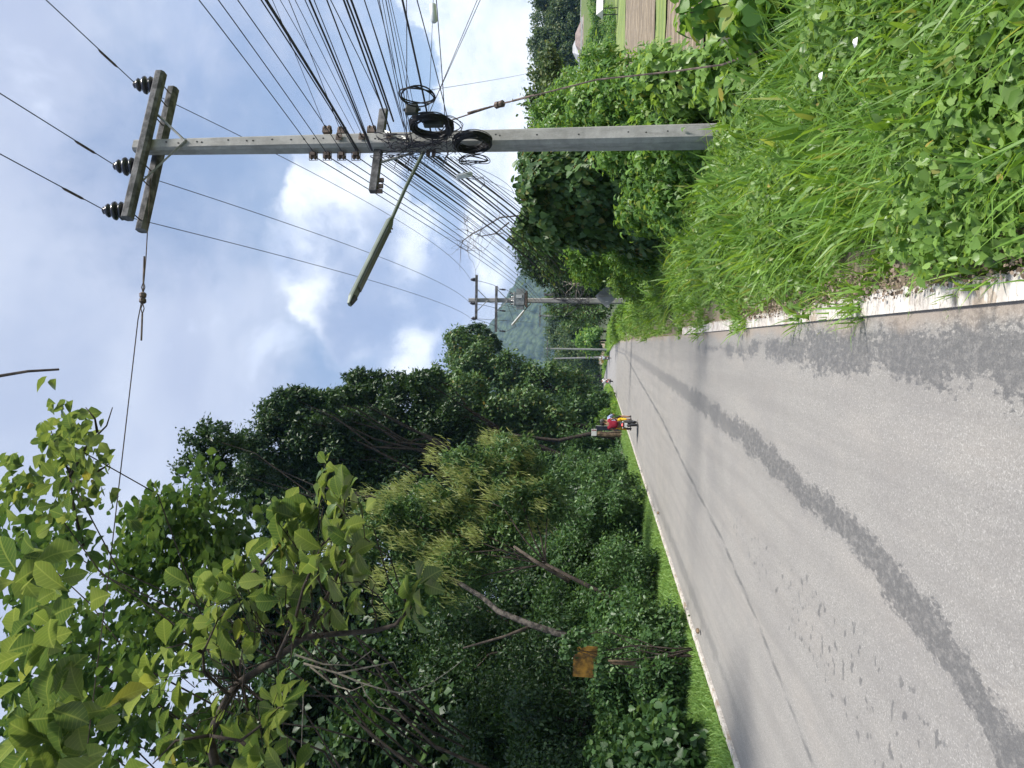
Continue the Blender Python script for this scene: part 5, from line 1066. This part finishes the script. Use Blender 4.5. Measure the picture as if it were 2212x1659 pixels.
def person(o0, label, shirt, trousers, hair, skinm, helmet=None, arms='bar', legs='bare', y0=0.0, fingers=True, sit=.80, lean=.10, group='people riding motorcycles'):
    s = sit
    nd = [(0, 0, s+.05, (.125, .105)), (0, .03, s+.25, (.115, .09)), (0, lean*.7, s+.42, (.125, .095)), (0, lean, s+.53, .055), (0, lean+.02, s+.60, .05), (0, lean+.03, s+.69, (.078, .092)), (0, lean+.03, s+.77, (.07, .085))]
    ed = [(0, 1), (1, 2), (2, 3), (3, 4), (4, 5), (5, 6)]
    for sx in (-1, 1):
        k = len(nd)
        nd += [(sx*.09, .08, s+.0, .085), (sx*.20, .36, s-.03, .062), (sx*.22, .16, s-.42, .042), (sx*.22, .15, s-.48, .035), (sx*.23, .27, s-.53, .03)]; ed += [(0, k), (k, k+1), (k+1, k+2), (k+2, k+3), (k+3, k+4)]
        k = len(nd)
        if arms == 'bar': ap = [(sx*.17, lean, s+.46, .055), (sx*.29, lean+.10, s+.26, .043), (sx*.29, lean+.30, s+.22, .032), (sx*.29, lean+.36, s+.215, .034)]
        else: ap = [(sx*.17, lean, s+.46, .055), (sx*.27, lean-.02, s+.22, .043), (sx*.16, lean+.20, s+.10, .032), (sx*.14, lean+.25, s+.09, .034)]
        nd += ap; ed += [(2, k), (k, k+1), (k+1, k+2), (k+2, k+3)]
        if fingers:
            h = k+3; hx, hy, hz = ap[3][:3]
            for j in range(4):
                q = len(nd); nd += [(hx+(j-1.5)*.018, hy+.045, hz+.005, .009), (hx+(j-1.5)*.018, hy+.065-.004*abs(j-1), hz-.02, .008)]; ed += [(h, q), (q, q+1)]
            q = len(nd); nd += [(hx-sx*.04, hy+.01, hz-.01, .010), (hx-sx*.045, hy+.035, hz-.02, .009)]; ed += [(h, q), (q, q+1)]
    b = skin('person', [(p_[0]+0, p_[1]+y0, p_[2], p_[3]) for p_ in nd], ed, M[skinm], None)
    b.location = tuple(o0); b.scale = (.9, .9, .9); tag(b, label, 'person', group)
    g = .018
    nn = [(0, y0, s+.02, (.15+g, .125+g)), (0, .03+y0, s+.25, (.13+g, .105+g)), (0, lean*.7+y0, s+.42, (.145+g, .105+g)), (0, lean+y0, s+.50, .065)]
    ee = [(0, 1), (1, 2), (2, 3)]
    for sx in (-1, 1):
        k = len(nn); nn += [(sx*.18, lean+y0, s+.455, .075), (sx*.25, lean+.04+y0, s+.34, .068)]; ee += [(2, k), (k, k+1)]
        if arms == 'bar': nn += [(sx*.285, lean+.09+y0, s+.27, .062)]; ee += [(k+1, k+2)]
    if arms == 'lap':
        for i_ in (0, 1, 2): nn[i_] = (nn[i_][0], nn[i_][1], nn[i_][2], (nn[i_][3][0]*1.22, nn[i_][3][1]*1.1))     # loose shirt
    skin('shirt', nn, ee, M[shirt], b)
    nn = [(0, y0-.01, s-.0, (.15, .14))]; ee = []
    for sx in (-1, 1):
        k = len(nn); nn += [(sx*.10, .10+y0, s-.0, .108), (sx*.20, .34+y0, s-.03, .09)]; ee += [(0, k), (k, k+1)]
        if legs == 'long': nn += [(sx*.22, .18+y0, s-.38, .06)]; ee += [(k+1, k+2)]
    skin('trousers', nn, ee, M[trousers], b)
    hb = MB(); c_ = np.array([0, lean+.02+y0, s+.74])
    if helmet: hb.ball(c_+[0, 0, .01], (.125, .14, .135), 14, 9); h = hb.build('helmet', M[helmet], None, smooth=True)
    else: hb.ball(c_+[0, -.02, .015], (.09, .105, .11), 14, 9); h = hb.build('hair', M[hair], None, smooth=True)
    h.parent = b; h.location = (0, 0, 0)
    fb = MB()
    if not helmet:
        fb.ball(c_+[.085, .0, -.05], (.015, .02, .03), 6, 4); fb.ball(c_+[-.085, .0, -.05], (.015, .02, .03), 6, 4); e_ = fb.build('ears', M[skinm], None); e_.parent = b; e_.location = (0, 0, 0)
    fb = MB(); fb.add([c_+np.array(q) for q in ((-.012, .095, -.02), (.012, .095, -.02), (0, .125, -.055), (0, .09, -.055))], [(0, 1, 2), (0, 2, 3), (1, 3, 2)]); e_ = fb.build('nose', M[skinm], None); e_.parent = b; e_.location = (0, 0, 0)
    for sx in (-1, 1):
        sb = MB(); sb.box((sx*.225, .23+y0, s-.545), (.085, .24, .035)); e_ = sb.build('sandal', M['bike_black'], None); e_.parent = b; e_.location = (0, 0, 0)
    return b
def m_check(t, p):
    g = t.new('ShaderNodeTexCoord').outputs['Object']; ck = t.new('ShaderNodeTexChecker'); t.link(g, ck.inputs[0]); ck.inputs['Scale'].default_value = 24
    ck.inputs[1].default_value = (.55, .65, .85, 1); ck.inputs[2].default_value = (.04, .07, .22, 1); t.link(ck.outputs[0], p.inputs['Base Color']); p.inputs['Roughness'].default_value = .9
M['check'] = mat('check_cloth', m_check)
for nm, c_ in (('cloth_red', (.28, .02, .04)), ('cloth_yellow', (.75, .48, .03)), ('cloth_white', (.72, .71, .70)), ('cloth_dark', (.03, .03, .04)), ('cloth_blue', (.05, .07, .18)), ('cloth_grey', (.45, .50, .55)), ('hair_dark', (.03, .027, .025)), ('hair_grey', (.10, .105, .10)), ('skin_tan', (.30, .17, .11))):
    M[nm] = plain(nm, c_, .85, var=.12, scale=9, bump=.2, spec=.2)
b0 = PZ(1379, 912, 0.035); yb = 30.8
b0 = np.array([-(912-743)/F0*yb*1.0, yb, .02])
motorcycle(b0, 'bike_grey', 'dark motorcycle carrying two people, nearest on the road')
person(b0+[-.03, 0, 0], 'passenger on the nearest motorcycle in a crimson shirt and bright yellow trousers', 'cloth_red', 'cloth_yellow', 'hair_dark', 'skin_tan', arms='lap', y0=-.30, sit=.84, lean=.06, legs='long')
person(b0+[.06, 0, 0], 'driver of the nearest motorcycle in a blue and white checked shirt with grey hair', 'check', 'cloth_dark', 'hair_grey', 'skin_tan', arms='bar', y0=.02, sit=.84, lean=.12)
b1 = np.array([-4.15, 84, .02]); motorcycle(b1, 'bike_red', 'small red and dark motorcycle under the rider in white, further down the road')
person(b1, 'motorcyclist in a white shirt with a dark strap far down the road', 'cloth_white', 'cloth_white', 'hair_dark', 'skin_tan', fingers=False)
b2 = np.array([-1.85, 100, .02]); motorcycle(b2, 'bike_blue', 'dark blue motorcycle under the rider in the white helmet, farthest away', lit=False)
person(b2, 'farthest motorcyclist in blue grey clothes and a white helmet at the bend', 'cloth_grey', 'cloth_blue', 'hair_dark', 'skin_tan', helmet='white_paint', fingers=False)

# small pieces on the road edge and in the weeds
for (X, Y, l_) in ((1510, 1363, 'small brown stone at the left road edge'), (1423, 1108, 'tiny dark pebble at the left road edge')):
    q = PZ(X, Y, .03); mb = MB(); mb.ball(q+[0, 0, .02], (.045, .06, .03), 8, 5); tag(mb.build('stone', M['wood'], None, org=q), l_, 'stone')
for (X, Y) in ((1850, 92), (1775, 165)):
    q = PZ(X, Y, .48); mb = MB(); V = [q+np.array(a)*.02 for a in ((-1, -1, .2), (1, -.8, 0), (1.1, .9, .5), (-.9, 1, .1), (0, 0, .9))]; mb.add(V, [(0, 1, 4), (1, 2, 4), (2, 3, 4), (3, 0, 4)])
    tag(mb.build('litter_scrap', M['white_paint'], None, org=q), 'crumpled white scrap caught in the weeds, %s' % ('farther out to the right' if Y < 120 else 'closer to the pole'), 'litter')
# mist between here and the hill
hz = MB(); hz.box((-150, 720, 199), (1900, 2000, 406))
def m_haze(t, p):
    t.n.clear(); o = t.new('ShaderNodeOutputMaterial'); v = t.new('ShaderNodeVolumePrincipled'); v.inputs['Color'].default_value = (.36, .62, 1.0, 1); v.inputs['Density'].default_value = .00019; v.inputs['Anisotropy'].default_value = .0
    t.link(v.outputs[0], o.inputs['Volume'])
tag(hz.build('haze', mat('haze', m_haze)), 'thin blue haze in the distance', 'haze', kind='stuff')
